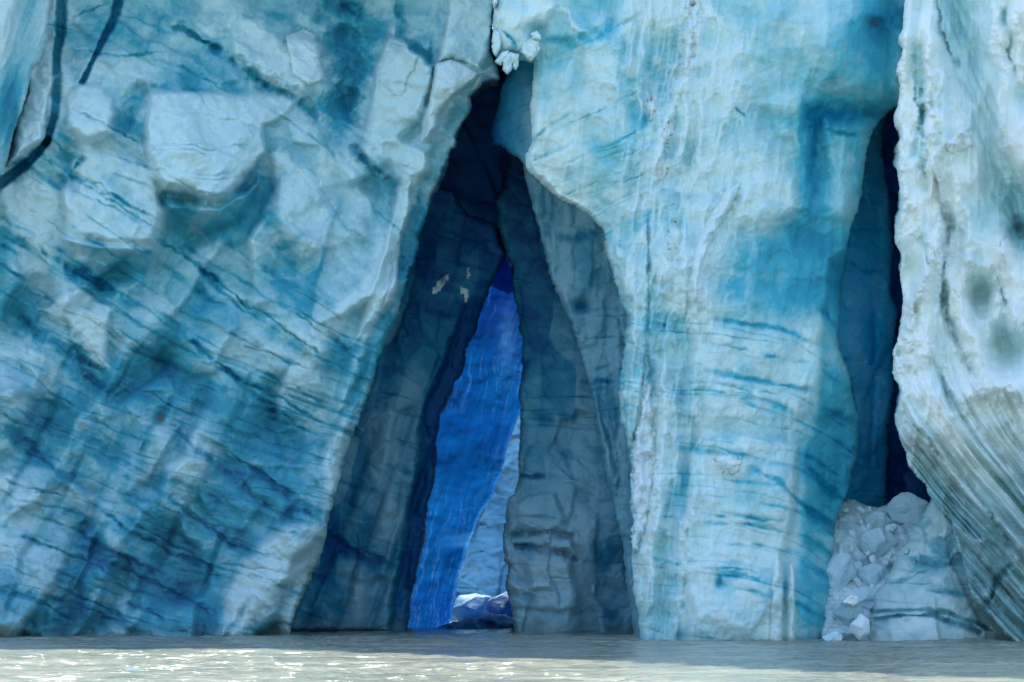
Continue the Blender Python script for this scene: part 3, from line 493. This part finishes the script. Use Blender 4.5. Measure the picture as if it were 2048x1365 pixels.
def c2(s):
    f_c2(s); x, y = s.x, s.y; s.b += .45*(1-ss(560, 860, y))  # pillar top darkened in colour for the gloom high in the cave
    s.o += tps([(1010, 300, -3), (1080, 400, -2), (1040, 600, -1), (1120, 700, 0), (1060, 900, .5), (1100, 1100, 2.6), (1150, 1250, 2.2), (1040, 1200, 1), (1220, 1200, 0), (1020, 1060, 1)], x, y)
    B = block
    B(s, [(1026, 1010), (1060, 990), (1110, 985), (1132, 1040), (1130, 1060), (1030, 1062)], .8, 8, 0, 0, b=-.2); B(s, [(1012, 1010), (1030, 1010), (1034, 1140), (1018, 1130)], .6, 8, 0, 0, b=-.1, d=.15)
    B(s, [(1085, 1078), (1142, 1076), (1150, 1105), (1100, 1100)], .9, 6, 0, 0, b=-.15); B(s, [(1040, 1112), (1140, 1122), (1160, 1190), (1170, 1300), (1080, 1300), (1060, 1170)], .9, 14, 0, 0, b=-.2, n=.04)
    B(s, [(1018, 1165), (1060, 1170), (1098, 1160), (1105, 1180), (1030, 1186)], .7, 8, 0, -.01, b=-.3, n=.15)
    line(s, [(1020, 1036), (1080, 1036), (1130, 1038)], 4, -.5, .5, d=.2); line(s, [(1024, 1072), (1070, 1068), (1110, 1066), (1143, 1072)], 7, -.7, .8, d=.3, taper=False); line(s, [(1034, 1092), (1080, 1098), (1130, 1106), (1154, 1120)], 7, -.8, .8, d=.3, taper=False)
    line(s, [(1035, 950), (1060, 955), (1090, 952)], 5, -.5, .7, d=.2); line(s, [(1096, 1158), (1160, 1158)], 3, -.3, .5); line(s, [(1020, 1215), (1080, 1222), (1150, 1226), (1210, 1220)], 9, -.5, .6, d=.3)
    line(s, [(1100, 860), (1120, 900), (1150, 960)], 4, -.3, .3); line(s, [(1040, 830), (1100, 840), (1110, 860)], 9, -.3, .35)
    blob(s, 1060, 480, 50, 90, 0, .35); blob(s, 1060, 740, 40, 90, 0, .2); blob(s, 1060, 450, 12, 14, .1, -.4); blob(s, 1070, 345, 60, 60, -.5, .3); blob(s, 1160, 1080, 40, 90, 0, -.1)
    s.d += .04*ss(900, 1100, y); s.b -= .26*ss(850, 1050, y)*(1-ss(1150, 1230, x)); s.s += .26*ss(940, 1100, y)*(1-ss(1150, 1240, x))*ss(-.5, .3, fbm(x, y*1.5, 50, 719, 3))  # pillar made paler towards its base
C2 = [(985, 284), (1012, 292), (1014, 330), (1012, 372), (992, 402), (996, 440), (1001, 472), (1011, 510), (1027, 540), (1031, 590), (1036, 622), (1046, 680), (1046, 742), (1040, 792), (1041, 832), (1038, 900), (1040, 952), (1031, 988), (1016, 996), (1011, 1040), (1006, 1072), (1010, 1110), (1018, 1132), (1015, 1170), (1021, 1210), (1027, 1242), (1036, 1300),
      (1290, 1300), (1300, 800), (1240, 420), (1100, 300), (1040, 270)]
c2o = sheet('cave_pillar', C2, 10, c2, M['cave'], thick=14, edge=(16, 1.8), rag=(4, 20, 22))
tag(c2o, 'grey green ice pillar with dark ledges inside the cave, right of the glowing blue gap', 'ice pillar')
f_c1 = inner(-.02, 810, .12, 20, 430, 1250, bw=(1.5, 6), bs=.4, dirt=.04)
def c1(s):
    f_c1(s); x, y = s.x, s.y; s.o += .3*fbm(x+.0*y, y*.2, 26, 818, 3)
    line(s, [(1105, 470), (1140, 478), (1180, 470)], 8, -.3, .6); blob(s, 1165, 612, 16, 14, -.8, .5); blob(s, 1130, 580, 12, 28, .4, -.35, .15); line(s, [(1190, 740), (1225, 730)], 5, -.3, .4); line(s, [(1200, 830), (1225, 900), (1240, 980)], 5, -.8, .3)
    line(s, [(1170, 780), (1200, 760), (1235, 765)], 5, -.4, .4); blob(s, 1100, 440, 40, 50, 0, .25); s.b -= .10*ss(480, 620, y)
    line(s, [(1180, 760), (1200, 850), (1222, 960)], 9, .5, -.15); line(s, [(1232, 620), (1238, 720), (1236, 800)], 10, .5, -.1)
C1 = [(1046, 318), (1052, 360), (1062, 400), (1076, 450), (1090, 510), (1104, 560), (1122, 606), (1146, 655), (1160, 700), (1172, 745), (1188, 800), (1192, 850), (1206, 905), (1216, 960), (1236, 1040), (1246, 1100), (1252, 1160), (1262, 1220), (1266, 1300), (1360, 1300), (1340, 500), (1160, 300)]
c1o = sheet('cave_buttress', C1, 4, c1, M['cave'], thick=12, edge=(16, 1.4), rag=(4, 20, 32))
tag(c1o, 'grey inner rib of ice sloping down between the bright column and the cave pillar', 'ice rib')
# curtain of clear ice, sun on its far side
def curt(s):
    x, y = s.x, s.y; s.o += .5*fbm(x, y, 90, 901, 4)+.08*fbm(x+.25*y, y*.15, 16, 903, 4)
    s.b += .85-.35*ss(540, 800, y)-.25*ss(760, 1050, y)+.3*fbm(x, y, 110, 905, 3)-.15*ss(880, 1000, x)+.25*ss(1150, 1260, y)  # glow graded in the pigment: dark at the top, brighter lower down
    u = x+.22*y+14*fbm(x, y, 60, 907); v = fbm(u*1.2, y*.045, 10, 909, 4); m = np.exp(-(v/.055)**2)*ss(-.1, .35, fbm(x, y*.5, 90, 911)+.1); s.s += .17*m; s.o += .03*m
    e = (1-ss(0, 9, s.q)); s.s += .15*e*ss(760, 900, y)
    m = ss(.1, .5, fbm(x*.5, y, 34, 915)); s.b -= .12*m
    blob(s, 945, 1075, 40, 10, 0, -.4, .25); blob(s, 940, 1090, 36, 6, 0, -.3, .2); blob(s, 1015, 680, 16, 60, 0, -.1, .2)
G_ = [(1012, 500), (1028, 560), (1060, 600), (1070, 780), (1042, 826), (1024, 866), (1012, 905), (1000, 952), (984, 992), (960, 1030), (946, 1070), (932, 1110), (918, 1150), (911, 1190), (905, 1240), (880, 1268), (840, 1310), (780, 1310), (790, 1100), (860, 700), (940, 560), (960, 480)]
cu = sheet('ice_curtain', G_, 30, curt, M['curtain'], thick=1.5, edge=(10, .6), rag=(3, 20, 42))
tag(cu, 'glowing ultramarine sheet of clear ice at the back of the tall cave', 'ice sheet')
f_h = inner(.0, 950, .32, 12, 950, 1200, bw=(2, 6), bs=.4)
hh = sheet('far_wall', [(1100, 700), (1100, 1300), (860, 1300), (860, 900), (960, 700)], 62, f_h, M['lit'], thick=2, edge=None)
tag(hh, 'pale blue banded ice wall behind the glowing blue sheet, deepest thing in the cave', 'ice wall')

# ------------------------------------------------------------------ recess at the right and what stands in it
f_q = inner(.05, 1010, .34, 16, 200, 960, bw=(2, 8), bs=.35)
def rq(s):
    f_q(s); s.o += .04*(1740-s.x); blob(s, 1715, 680, 24, 60, .3, -.2); blob(s, 1760, 560, 30, 100, 0, -.05); line(s, [(1690, 520), (1740, 545), (1775, 540)], 5, -.3, .4); line(s, [(1745, 600), (1750, 700), (1740, 1000)], 7, -.8, .2)
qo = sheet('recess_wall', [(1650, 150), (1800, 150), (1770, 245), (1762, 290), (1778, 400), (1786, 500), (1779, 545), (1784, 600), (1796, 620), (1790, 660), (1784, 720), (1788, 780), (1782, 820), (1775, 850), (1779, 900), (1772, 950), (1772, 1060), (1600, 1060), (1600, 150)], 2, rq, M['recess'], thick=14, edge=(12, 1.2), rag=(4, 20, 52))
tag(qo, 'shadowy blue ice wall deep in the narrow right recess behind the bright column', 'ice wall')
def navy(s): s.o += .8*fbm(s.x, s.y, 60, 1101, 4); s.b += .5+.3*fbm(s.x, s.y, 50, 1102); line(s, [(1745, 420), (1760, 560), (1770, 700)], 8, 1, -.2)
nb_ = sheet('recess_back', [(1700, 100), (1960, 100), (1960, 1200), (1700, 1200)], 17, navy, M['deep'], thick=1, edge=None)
tag(nb_, 'nearly black blue ice closing the back of the narrow right recess', 'ice wall')

def slope_surf(s):
    x, y = s.x, s.y; s.o += .028*(y-1010)*.9+.5*fbm(x, y, 50, 1201, 5)+.28*ridged(x, y, 18, 1205, 4)+.35*facets(x, y, 17, 30, 1.4, 1207, 9, 1)[0]+.35; s.b += .12+.3*fbm(x, y, 36, 1203); s.s += .55*ss(-.2, .3, fbm(x, y, 30, 1209, 3))
slo = sheet('snow_slope', [(1660, 1005), (1700, 1000), (1720, 1004), (1745, 1014), (1775, 1014), (1790, 1000), (1850, 1010), (1868, 1000), (1876, 1020), (1850, 1070), (1815, 1120), (1790, 1165), (1765, 1200), (1758, 1240), (1758, 1310), (1640, 1310), (1650, 1100)], -4, slope_surf, M['snow'], thick=5, edge=(12, 1), rag=(7, 16, 62))
tag(slo, 'slope of crumbled white snow filling the recess between bright column and banded mound', 'snow slope')
import bmesh
def chunk(name, cx, cy, rx, ry, Y, seed, mat, white=.0, blue=.2, flat=.8, pts=15, smooth=False):
    rng = np.random.RandomState(seed*7+3); bm = bmesh.new(); k = PX*(D0+Y); c = world(cx, cy, Y)
    v = rng.normal(size=(pts, 3)); v /= np.linalg.norm(v, axis=1)[:, None]; v = np.concatenate([v, np.array([[-1, 0, .1], [1, .1, 0], [.1, 0, 1], [0, 0, -1], [.3, -1, .2]])*.95])
    v *= rng.uniform(.82, 1.12, (len(v), 1)); sz = np.array([rx*k, min(rx, ry)*k*flat, ry*k])
    for q in v: bm.verts.new(q*sz)
    r = bmesh.ops.convex_hull(bm, input=bm.verts); bmesh.ops.delete(bm, geom=[g for g in set(r['geom_interior']+r['geom_unused']) if isinstance(g, bmesh.types.BMVert)], context='VERTS')
    bmesh.ops.dissolve_limit(bm, angle_limit=math.radians(14), verts=bm.verts, edges=bm.edges)
    bmesh.ops.bevel(bm, geom=list(bm.edges), offset=min(rx, ry)*k*.09, segments=2, profile=.6, affect='EDGES', clamp_overlap=True)
    bmesh.ops.triangulate(bm, faces=bm.faces)
    for _ in range(2): bmesh.ops.subdivide_edges(bm, edges=[e for e in bm.edges if e.calc_length() > .12], cuts=1, use_grid_fill=True)
    bm.verts.ensure_lookup_table(); co = np.array([q.co[:] for q in bm.verts]); n_ = fbm(co[:, 0]+co[:, 1]*.7+seed*9, co[:, 2]-co[:, 1]*.6, min(rx, ry)*k*.5, seed, 4)
    bm.normal_update(); nn = np.array([q.normal[:] for q in bm.verts]); co = co+nn*(n_*min(rx, ry)*k*.10)[:, None]
    for q, p in zip(bm.verts, co): q.co = Vector(p)+Vector(c)
    me = bpy.data.meshes.new(name); bm.to_mesh(me); bm.free(); me.materials.append(mat)
    a = me.color_attributes.new('pigment', 'FLOAT_COLOR', 'POINT'); cc = np.ones((len(me.vertices), 4), F); cc[:, 0] = blue+.25*n_; cc[:, 1] = white+.55*ss(.35, .9, nn[:, 2]+.3*n_); cc[:, 2] = 0; a.data.foreach_set('color', cc.ravel())
    for p in me.polygons: p.use_smooth = smooth
    o = bpy.data.objects.new(name, me); col.objects.link(o); return o
CH = [(1812, 1022, 48, 36, -6.5, 1, 'smooth rounded pale ice boulder on top of the snow slope at the recess mouth'), (1760, 1046, 30, 28, -6.8, 2, 'round grey ice boulder half sunk in snow just below the topmost boulder'),
      (1700, 1098, 46, 52, -7, 3, 'large blue grey ice boulder against the side of the bright column'), (1757, 1086, 46, 34, -8, 4, 'wide flat grey ice boulder at the middle of the snow slope'),
      (1716, 1122, 34, 26, -7.8, 5, 'small dark ice boulder below the wide flat one'), (1678, 1150, 34, 48, -9.5, 6, 'tall rounded ice boulder leaning on the foot of the bright column'),
      (1744, 1152, 32, 30, -9, 7, 'grey ice boulder touching the edge of the banded mound'), (1736, 1196, 44, 24, -9.6, 8, 'low wedge shaped ice boulder beside the banded mound foot'),
      (1700, 1222, 34, 30, -11.5, 9, 'dark tilted ice block with a white cap near the water'), (1720, 1254, 24, 27, -13, 10, 'small bright white ice block near the water by the mound'),
      (1690, 1272, 40, 24, -11.5, 11, 'low dark ice lump at the waterline between column and mound'), (1666, 1276, 22, 14, -12.8, 12, 'tiny ice lump at the waterline by the column foot')]
for cx, cy, rx, ry, Y, sd, lab in CH:
    Y += 1.0 if cy < 1210 else .2
    wht = .75 if sd == 10 else 0
    tag(chunk('ice_boulder', cx, cy, rx, ry, Y, sd, M['rubble'], wht, .25 if sd in (5, 9, 11) else .05), lab, 'ice boulder', 'fallen ice boulders in the right recess')
rng = np.random.RandomState(77)
for i in range(26):
    t = rng.rand(); a = rng.uniform(-1, 1); cx = 1700+120*t*(1 if i % 2 else .6)+a*22; cy = (1015+70*rng.rand() if i % 3 else 1060+150*rng.rand()); cx = cx if cy < 1090 else 1685+65*t
    tag(chunk('ice_chunk', cx, cy, rng.uniform(5, 12), rng.uniform(4, 9), -4.9-.0265*(cy-1010)*.98, 200+i, M['snow'], .5, .0), 'small crumbled white ice chunk lying on the snow slope', 'ice chunk', 'small ice chunks on the snow slope')
def cap(s): s.o += .3*fbm(s.x, s.y, 14, 3); s.s += 1
sheet('snow_cap', [(1680, 1208), (1700, 1190), (1716, 1194), (1722, 1208), (1702, 1212)], -13.2, cap, M['snow'], thick=1.2, edge=(5, .4), rag=(3, 10, 4), parent=[o for o in col.objects if o.name.startswith('ice_boulder')][8])

def mound_surf(s):
    x, y = s.x, s.y; s.o += tps([(1860, 1000, -1.5), (1800, 1150, 0), (1850, 1150, 1.2), (1930, 1150, 1), (1850, 1280, 3), (1760, 1280, 1.2), (1950, 1280, 2.2), (2000, 1280, .5)], x, y)
    s.o += .3*fbm(x, y, 60, 1301, 5)+.05*fbm(x, y, 12, 1302, 4)+.3*facets(x, y, 48, 80, 1.6, 1303, 8, .8)[0]; s.b += .16+.25*fbm(x, y*1.6, 50, 1305, 4)+.3*(1-ss(1120, 1190, y))*ss(-.2, .3, fbm(x, y*2, 40, 1308))
    t = y-.00075*(x-1830)*np.abs(x-1830)*1.0; strata(s, t, 1307, 16, 1040, 1270, 1, 4, .3, .05, 8)
    line(s, [(1745, 1226), (1790, 1222), (1850, 1218), (1900, 1228), (1960, 1250), (1985, 1262)], 5, -.3, .8, d=.25, taper=False); line(s, [(1750, 1238), (1800, 1232), (1860, 1230), (1910, 1244), (1960, 1266)], 5, -.3, .8, d=.25, taper=False); line(s, [(1850, 1180), (1900, 1186), (1945, 1192)], 6, -.2, .5)
    line(s, [(1775, 1170), (1830, 1150), (1860, 1140)], 5, -.2, .5); line(s, [(1830, 1130), (1880, 1125), (1920, 1130)], 8, -.3, .4); s.d += .3*ss(1250, 1290, y)
mo = sheet('ice_mound', [(1740, 1310), (1738, 1260), (1742, 1225), (1752, 1185), (1776, 1158), (1788, 1125), (1802, 1100), (1822, 1070), (1838, 1040), (1855, 1012), (1866, 998), (1884, 1006), (1900, 1030), (1940, 1060), (2080, 1200), (2100, 1310)], -11.5, mound_surf, M['mound'], thick=8, edge=(20, 1.6), rag=(4, 20, 72))
tag(mo, 'pale rounded ice mound with two dark curved bands under the overhanging right cliff', 'ice mound')
for p in ([(1905, 1060), (1915, 1075), (1922, 1100), (1910, 1115), (1898, 1130), (1888, 1128), (1900, 1108), (1908, 1090)], [(1878, 1064), (1900, 1056), (1908, 1066), (1886, 1078)], [(1828, 1110), (1840, 1098), (1836, 1125), (1830, 1130)], [(1806, 1105), (1820, 1096), (1810, 1114)], [(1850, 1162), (1856, 1154), (1864, 1166)]):
    patch('snow_patch', p, -11.5, mound_surf, M['mound'], mo, th=.25, rag=(5, 12, 31), soft=8)

# ------------------------------------------------------------------ the weathered cliff at the right
def butt_surf(s):
    x, y = s.x, s.y
    wx = x+10*fbm(x, y, 120, 1401, 4)
    hcur = 62*np.log1p(np.exp((y-800-.25*(x-1900))/62)); sx = wx-1.15*hcur
    base = tps([(1800, 0, -1), (1800, 400, -.5), (1800, 800, .5), (1870, 300, .6), (1870, 720, 1.4), (2000, 300, 1.2), (2000, 600, 1.5), (2048, 860, 3.4), (1900, 860, 2.0), (1880, 980, .8), (1960, 1150, .6), (2048, 1050, 1.6), (2048, 1250, -.6), (2300, 300, 2), (2300, 1250, 1), (1900, -220, -1), (2300, -220, 0), (1960, 0, .8)], x, y); s.o += base
    lo = .35+.65*ss(640, 860, y); s.o += lo*(.65*fbm(sx, y*.10, 34, 1403, 3)+.38*ridged(sx, y*.09+.0*x, 30, 1407, 3)+.10*fbm(sx, y*.12, 9, 1409, 3))+.9*(1-lo)*fbm(x+.1*y, y*.45, 60, 1404, 3)
    s.o += .3*fbm(x, y, 80, 1411, 3)+.03*fbm(x, y, 12, 1412, 3)+.30*ridged(x+.1*y, y*.22, 40, 1413, 2)*(1-ss(1840, 1930, x))+.35*fbm(x, y*.5, 60, 1415, 3)
    # silt layers following the flow
    v = fbm(sx, y*.025, 11, 1421, 4); m = ss(.12, .42, v)*ss(780, 930, y-.2*(x-1850)); m = m*ss(-.35, .3, fbm(sx, y, 70, 1427, 4)); s.d += .55*m; s.o -= .08*m
    v2 = fbm(sx, y*.03, 6, 1425, 4); m2 = ss(.1, .5, v2)*ss(850, 960, y); s.d += .45*m2; s.b += .3*m2
    s.b += .20*ss(900, 1050, y)+.14+.25*fbm(sx, y*.3, 60, 1431, 4)
    s.d += .38*ss(900, 1120, y); s.b += .16*ss(950, 1180, y)  # shade of the overhanging underside painted through dirt and blue
    dl = lambda *a, **k: line(s, *a, **k)
    # dirty swath from the top down to the right, upper part
    sw = np.exp(-((x-(1905+.42*np.maximum(y, 0)*.62))/38)**2)*(1-ss(420, 600, y)); v3 = fbm(x-.45*y, y*.15, 9, 1441, 4); s.d += .38*sw*ss(-.25, .4, v3); s.b += .25*sw; s.o -= .6*sw
    for p, w_, h, b, n, d in (([(1868, -40), (1880, 60), (1905, 110), (1925, 140)], 6, -.5, .2, 0, .5), ([(1868, 330), (1875, 400), (1890, 440), (1900, 500)], 9, -.5, 0, 0, .42), ([(1895, 560), (1900, 640), (1925, 700), (1950, 760)], 6, -.2, .1, 0, .3),
                              ([(1855, 680), (1870, 720), (1895, 790), (1905, 830)], 6, -.6, .1, 0, .5), ([(1880, 470), (1888, 520), (1888, 640)], 5, -.6, .2, 0, .3), ([(1840, 80), (1826, 100), (1830, 200), (1848, 260), (1850, 380)], 5, -.6, .25, 0, 0),
                              ([(1830, 480), (1848, 440), (1852, 540)], 7, -.6, .25, 0, 0), ([(1810, 820), (1850, 870), (1900, 940)], 5, -.4, .1, 0, .4), ([(1955, 1000), (2048, 1120)], 5, -.4, .3, 0, .3), ([(1990, 1290), (1960, 1240), (1990, 1170), (2030, 1130)], 8, -.6, .5, 0, 0),
                              ([(1990, 0), (2000, 100), (2010, 150)], 14, .8, -.3, .1, 0), ([(2030, 0), (2036, 100), (2048, 180)], 14, .7, -.3, .1, 0), ([(2012, -20), (2020, 100), (2032, 170)], 5, -.6, .3, 0, 0),
                              ([(1812, 0), (1804, 100), (1800, 250), (1808, 400), (1802, 560)], 12, .5, -.1, .1, 0), ([(1890, 130), (1872, 200), (1862, 300), (1880, 400), (1878, 470), (1850, 560), (1822, 640), (1806, 740), (1812, 860)], 12, 1.0, -.15, .15, 0),
                              ([(1850, 380), (1835, 420), (1840, 480)], 14, .6, -.1, .1, 0), ([(1900, 330), (1930, 420), (1935, 520), (1915, 600), (1930, 680)], 18, .6, -.15, .1, 0), ([(1850, 640), (1862, 700), (1890, 740), (1920, 800), (1950, 860)], 12, .7, -.15, .1, 0),
                              ([(1872, 350), (1882, 400), (1896, 450), (1888, 560), (1902, 640), (1922, 700), (1962, 780), (2005, 850)], 13, -.55, .12, 0, .22), ([(1880, 470), (1862, 540), (1830, 600), (1802, 660)], 16, .9, -.2, .15, 0), ([(1830, 640), (1822, 720), (1840, 800)], 22, .8, -.2, .1, 0),
                              ([(1838, 60), (1842, 160), (1838, 280), (1850, 380)], 12, -.9, .22, 0, 0), ([(1856, 60), (1858, 160), (1850, 260)], 10, .6, -.1, .1, 0), ([(1920, 560), (1932, 640), (1960, 700), (1990, 760), (2048, 800)], 16, .8, -.2, .1, 0), ([(1925, 520), (1960, 530), (1990, 560), (1996, 620), (1985, 650)], 12, .7, -.15, .1, 0)):
        dl(p, w_, h, b, n, d, rough=7)
    for a in ((1888, 230, 20, 85, .5, .12, .05), (1962, 590, 32, 36, -1.5, -.05, .1), (2012, 695, 36, 40, -1.7, -.02, .06), (1925, 265, 12, 10, .9, -.3, .4, 0, -40), (1912, 285, 14, 8, .5, -.3, .3), (1960, 440, 30, 40, -.4, .25), (2005, 500, 22, 34, .8, -.2, .1), (2035, 460, 14, 20, -.8, .3), (1990, 600, 14, 14, .5, -.1),
              (2030, 640, 14, 40, .8, -.1), (1985, 780, 60, 28, .8, -.2, .1), (1960, 1165, 30, 26, -.2, .1), (2040, 1105, 16, 30, .8, -.1), (1960, 1085, 12, 8, .3, -.3, .2), (1972, 1190, 10, 10, .3, -.3, .3), (1935, 690, 30, 60, .3, -.1), (1935, 360, 18, 30, .3, -.1, .1), (2040, 280, 40, 60, .5, -.2, .1, .1), (2020, 400, 40, 50, -.4, .1, 0, .2)):
        blob(s, *a, rough=6)
    s.b -= .10*np.clip(s.o-base, -1, 1.2); s.o = base+2.1*(s.o-base)  # relief shading also in the pigment: bluer hollows, paler bulges
    s.b = np.clip(s.b, -.1, 1)
A_ = [(1830, -220), (1812, -40), (1807, 40), (1800, 75), (1806, 95), (1794, 140), (1803, 170), (1796, 205), (1789, 238), (1801, 262), (1796, 330), (1801, 400), (1795, 440), (1789, 478), (1801, 505), (1802, 560), (1806, 600), (1803, 650), (1790, 700), (1788, 735), (1791, 762), (1802, 782), (1789, 830), (1791, 850), (1800, 882), (1812, 905),
      (1814, 930), (1832, 950), (1850, 966), (1862, 992), (1882, 1020), (1902, 1042), (1912, 1080), (1927, 1130), (1936, 1162), (1942, 1190), (1962, 1216), (1986, 1236), (2004, 1256), (2013, 1272), (2036, 1290), (2060, 1310), (2360, 1310), (2360, -220)]
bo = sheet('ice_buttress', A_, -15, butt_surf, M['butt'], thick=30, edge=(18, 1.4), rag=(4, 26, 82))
tag(bo, 'weathered white buttress of ice with silty grey streaks overhanging the right edge', 'ice buttress')

piece('ice_spur', [(1890, 292), (1894, 284), (1908, 268), (1922, 250), (1938, 268), (1950, 292), (1930, 300), (1905, 310)], -15, butt_surf, M['butt'], bo, .7, b=-.2, n=.2, ty=-.012)
piece('ice_crest', [(1988, 520), (2004, 486), (2014, 470), (2022, 492), (2034, 496), (2060, 500), (2060, 640), (2030, 660), (2010, 600), (1996, 560)], -15, butt_surf, M['butt'], bo, .7, b=-.12, n=.15)
# ------------------------------------------------------------------ glowing chamber floor: fallen ice
tag(chunk('ice_boulder', 948, 1222, 46, 40, 34, 31, M['chamber'], .1, .0, pts=60, smooth=True), 'bright domed ice boulder behind the gap at the far end of the tall cave', 'ice boulder', 'ice boulders at the back of the tall cave')
tag(chunk('ice_boulder', 1012, 1222, 44, 40, 32, 32, M['chamber'], 0, .6), 'deep blue ice boulder against the right side of the glowing gap', 'ice boulder', 'ice boulders at the back of the tall cave')
def floor_(s): s.o += .9*facets(s.x, s.y, 22, 10, 1.6, 5, 8, 1)[0]+.4*fbm(s.x, s.y, 20, 6, 4); s.b += .1+.4*fbm(s.x, s.y, 24, 9, 3); line(s, [(900, 1240), (960, 1225), (1000, 1222)], 3, .2, -.3, .3); line(s, [(990, 1240), (1030, 1246)], 2, .2, -.3, .3)
fo = sheet('ice_ledge', [(820, 1300), (838, 1262), (880, 1256), (905, 1244), (950, 1236), (985, 1226), (1010, 1230), (1040, 1240), (1060, 1300)], 24, floor_, M['chamber'], thick=8, edge=(8, .8), rag=(4, 14, 9))
tag(fo, 'low dark blue shelf of broken ice at the waterline under the glowing sheet', 'ice ledge')
# ------------------------------------------------------------------ the glacier behind, closing the caves; open above the far chamber
def terrain():
    gx = np.arange(-160, 200, 2.5, dtype=F); gy = np.concatenate([np.arange(-6, 60, 2.0), np.arange(60, 400, 10)]).astype(F); X, Y = np.meshgrid(gx, gy)
    Z = 44+130*ss(-34, 6, X)*ss(-3, 14, Y)*(1-ss(24, 29, Y))+3*fbm(X, Y, 14, 2001, 4)  # tall unseen fin at right, added to lengthen the shadow on the water
    co = np.stack([X.ravel(), Y.ravel(), Z.ravel()], 1); ny, nx = X.shape
    iy, ix = np.meshgrid(np.arange(ny-1), np.arange(nx-1), indexing='ij')
    xc = X[:-1, :-1]+1.2; yc = Y[:-1, :-1]+1
    hole = (xc > -26) & (xc < 8) & (yc > 30) & (yc < 92)
    k = ~hole; a = (iy*nx+ix)[k]; q = np.stack([a, a+1, a+nx+1, a+nx], 1)
    pig = np.stack([.1+.3*fbm(co[:, 0], co[:, 1], 9, 5), np.full(len(co), .5), np.zeros(len(co))], 1)
    g = mesh_obj('glacier', co, q, M['cliff'], pig); tag(g, 'glacier plateau of crevassed ice behind the cliff, with an added unseen fin', 'glacier', kind='structure')
    return g
gl = terrain()
def back(s): s.b += .4; s.o += 2*fbm(s.x, s.y, 200, 2101)
gb = sheet('glacier_core', [(-600, 135), (2600, 135), (2600, 1400), (-600, 1400)], 98, back, M['lit'], step=24, thick=2, edge=None, parent=gl)

# ------------------------------------------------------------------ water
def water():
    gx = np.concatenate([np.arange(-150, -34, 4), np.arange(-34, 34, .16), np.arange(34, 150, 4)]).astype(F)
    yy = [-600.0]; 
    while yy[-1] < -95: yy.append(yy[-1]+8)
    while yy[-1] < 0: yy.append(yy[-1]+.2)
    while yy[-1] < 100: yy.append(yy[-1]+.8)
    X, Y = np.meshgrid(gx, np.array(yy, F))
    Z = .22*ridged(X*.5+2*fbm(X, Y, 12, 3), Y, 1.7, 3001, 4)+.10*fbm(X*.35, Y, 5, 3011, 3)
    Z *= .55+.45*ss(-.3, .4, fbm(X, Y, 22, 3021, 3))
    co = np.stack([X.ravel(), Y.ravel(), Z.ravel()], 1); ny, nx = X.shape
    iy, ix = np.meshgrid(np.arange(ny-1), np.arange(nx-1), indexing='ij'); a = (iy*nx+ix).ravel(); q = np.stack([a, a+1, a+nx+1, a+nx], 1)
    m = bpy.data.materials.new('silty_water'); m.use_nodes = True; n = m.node_tree; N = n.nodes; L = n.links.new; bs = N['Principled BSDF']
    tc = N.new('ShaderNodeTexCoord'); mp = N.new('ShaderNodeMapping'); mp.inputs['Scale'].default_value = (.5, 1.0, 1); L(tc.outputs['Object'], mp.inputs[0])
    nz = N.new('ShaderNodeTexNoise'); nz.inputs['Scale'].default_value = 3.2; nz.inputs['Detail'].default_value = 5; L(mp.outputs[0], nz.inputs['Vector'])
    n2 = N.new('ShaderNodeTexNoise'); n2.inputs['Scale'].default_value = .25; n2.inputs['Detail'].default_value = 4; L(mp.outputs[0], n2.inputs['Vector'])
    rp = N.new('ShaderNodeValToRGB'); rp.color_ramp.elements[0].position = .3; rp.color_ramp.elements[0].color = (.18, .205, .16, 1); rp.color_ramp.elements[1].position = .7; rp.color_ramp.elements[1].color = (.36, .37, .29, 1)
    L(n2.outputs['Fac'], rp.inputs[0]); L(rp.outputs[0], bs.inputs['Base Color']); bs.inputs['Roughness'].default_value = .10; bs.inputs['IOR'].default_value = 1.33
    bp = N.new('ShaderNodeBump'); bp.inputs['Strength'].default_value = .8; bp.inputs['Distance'].default_value = .12; L(nz.outputs['Fac'], bp.inputs['Height']); L(bp.outputs[0], bs.inputs['Normal'])
    return tag(mesh_obj('water', co, q, m), 'calm silty meltwater at the foot of the ice', 'water', kind='structure')
water()
tag(chunk('floating_ice', 265, 1338, 20, 3.6, -80, 41, M['snow'], 1, -.1), 'flat white scrap of ice floating in the sunlit water at lower left', 'floating ice')
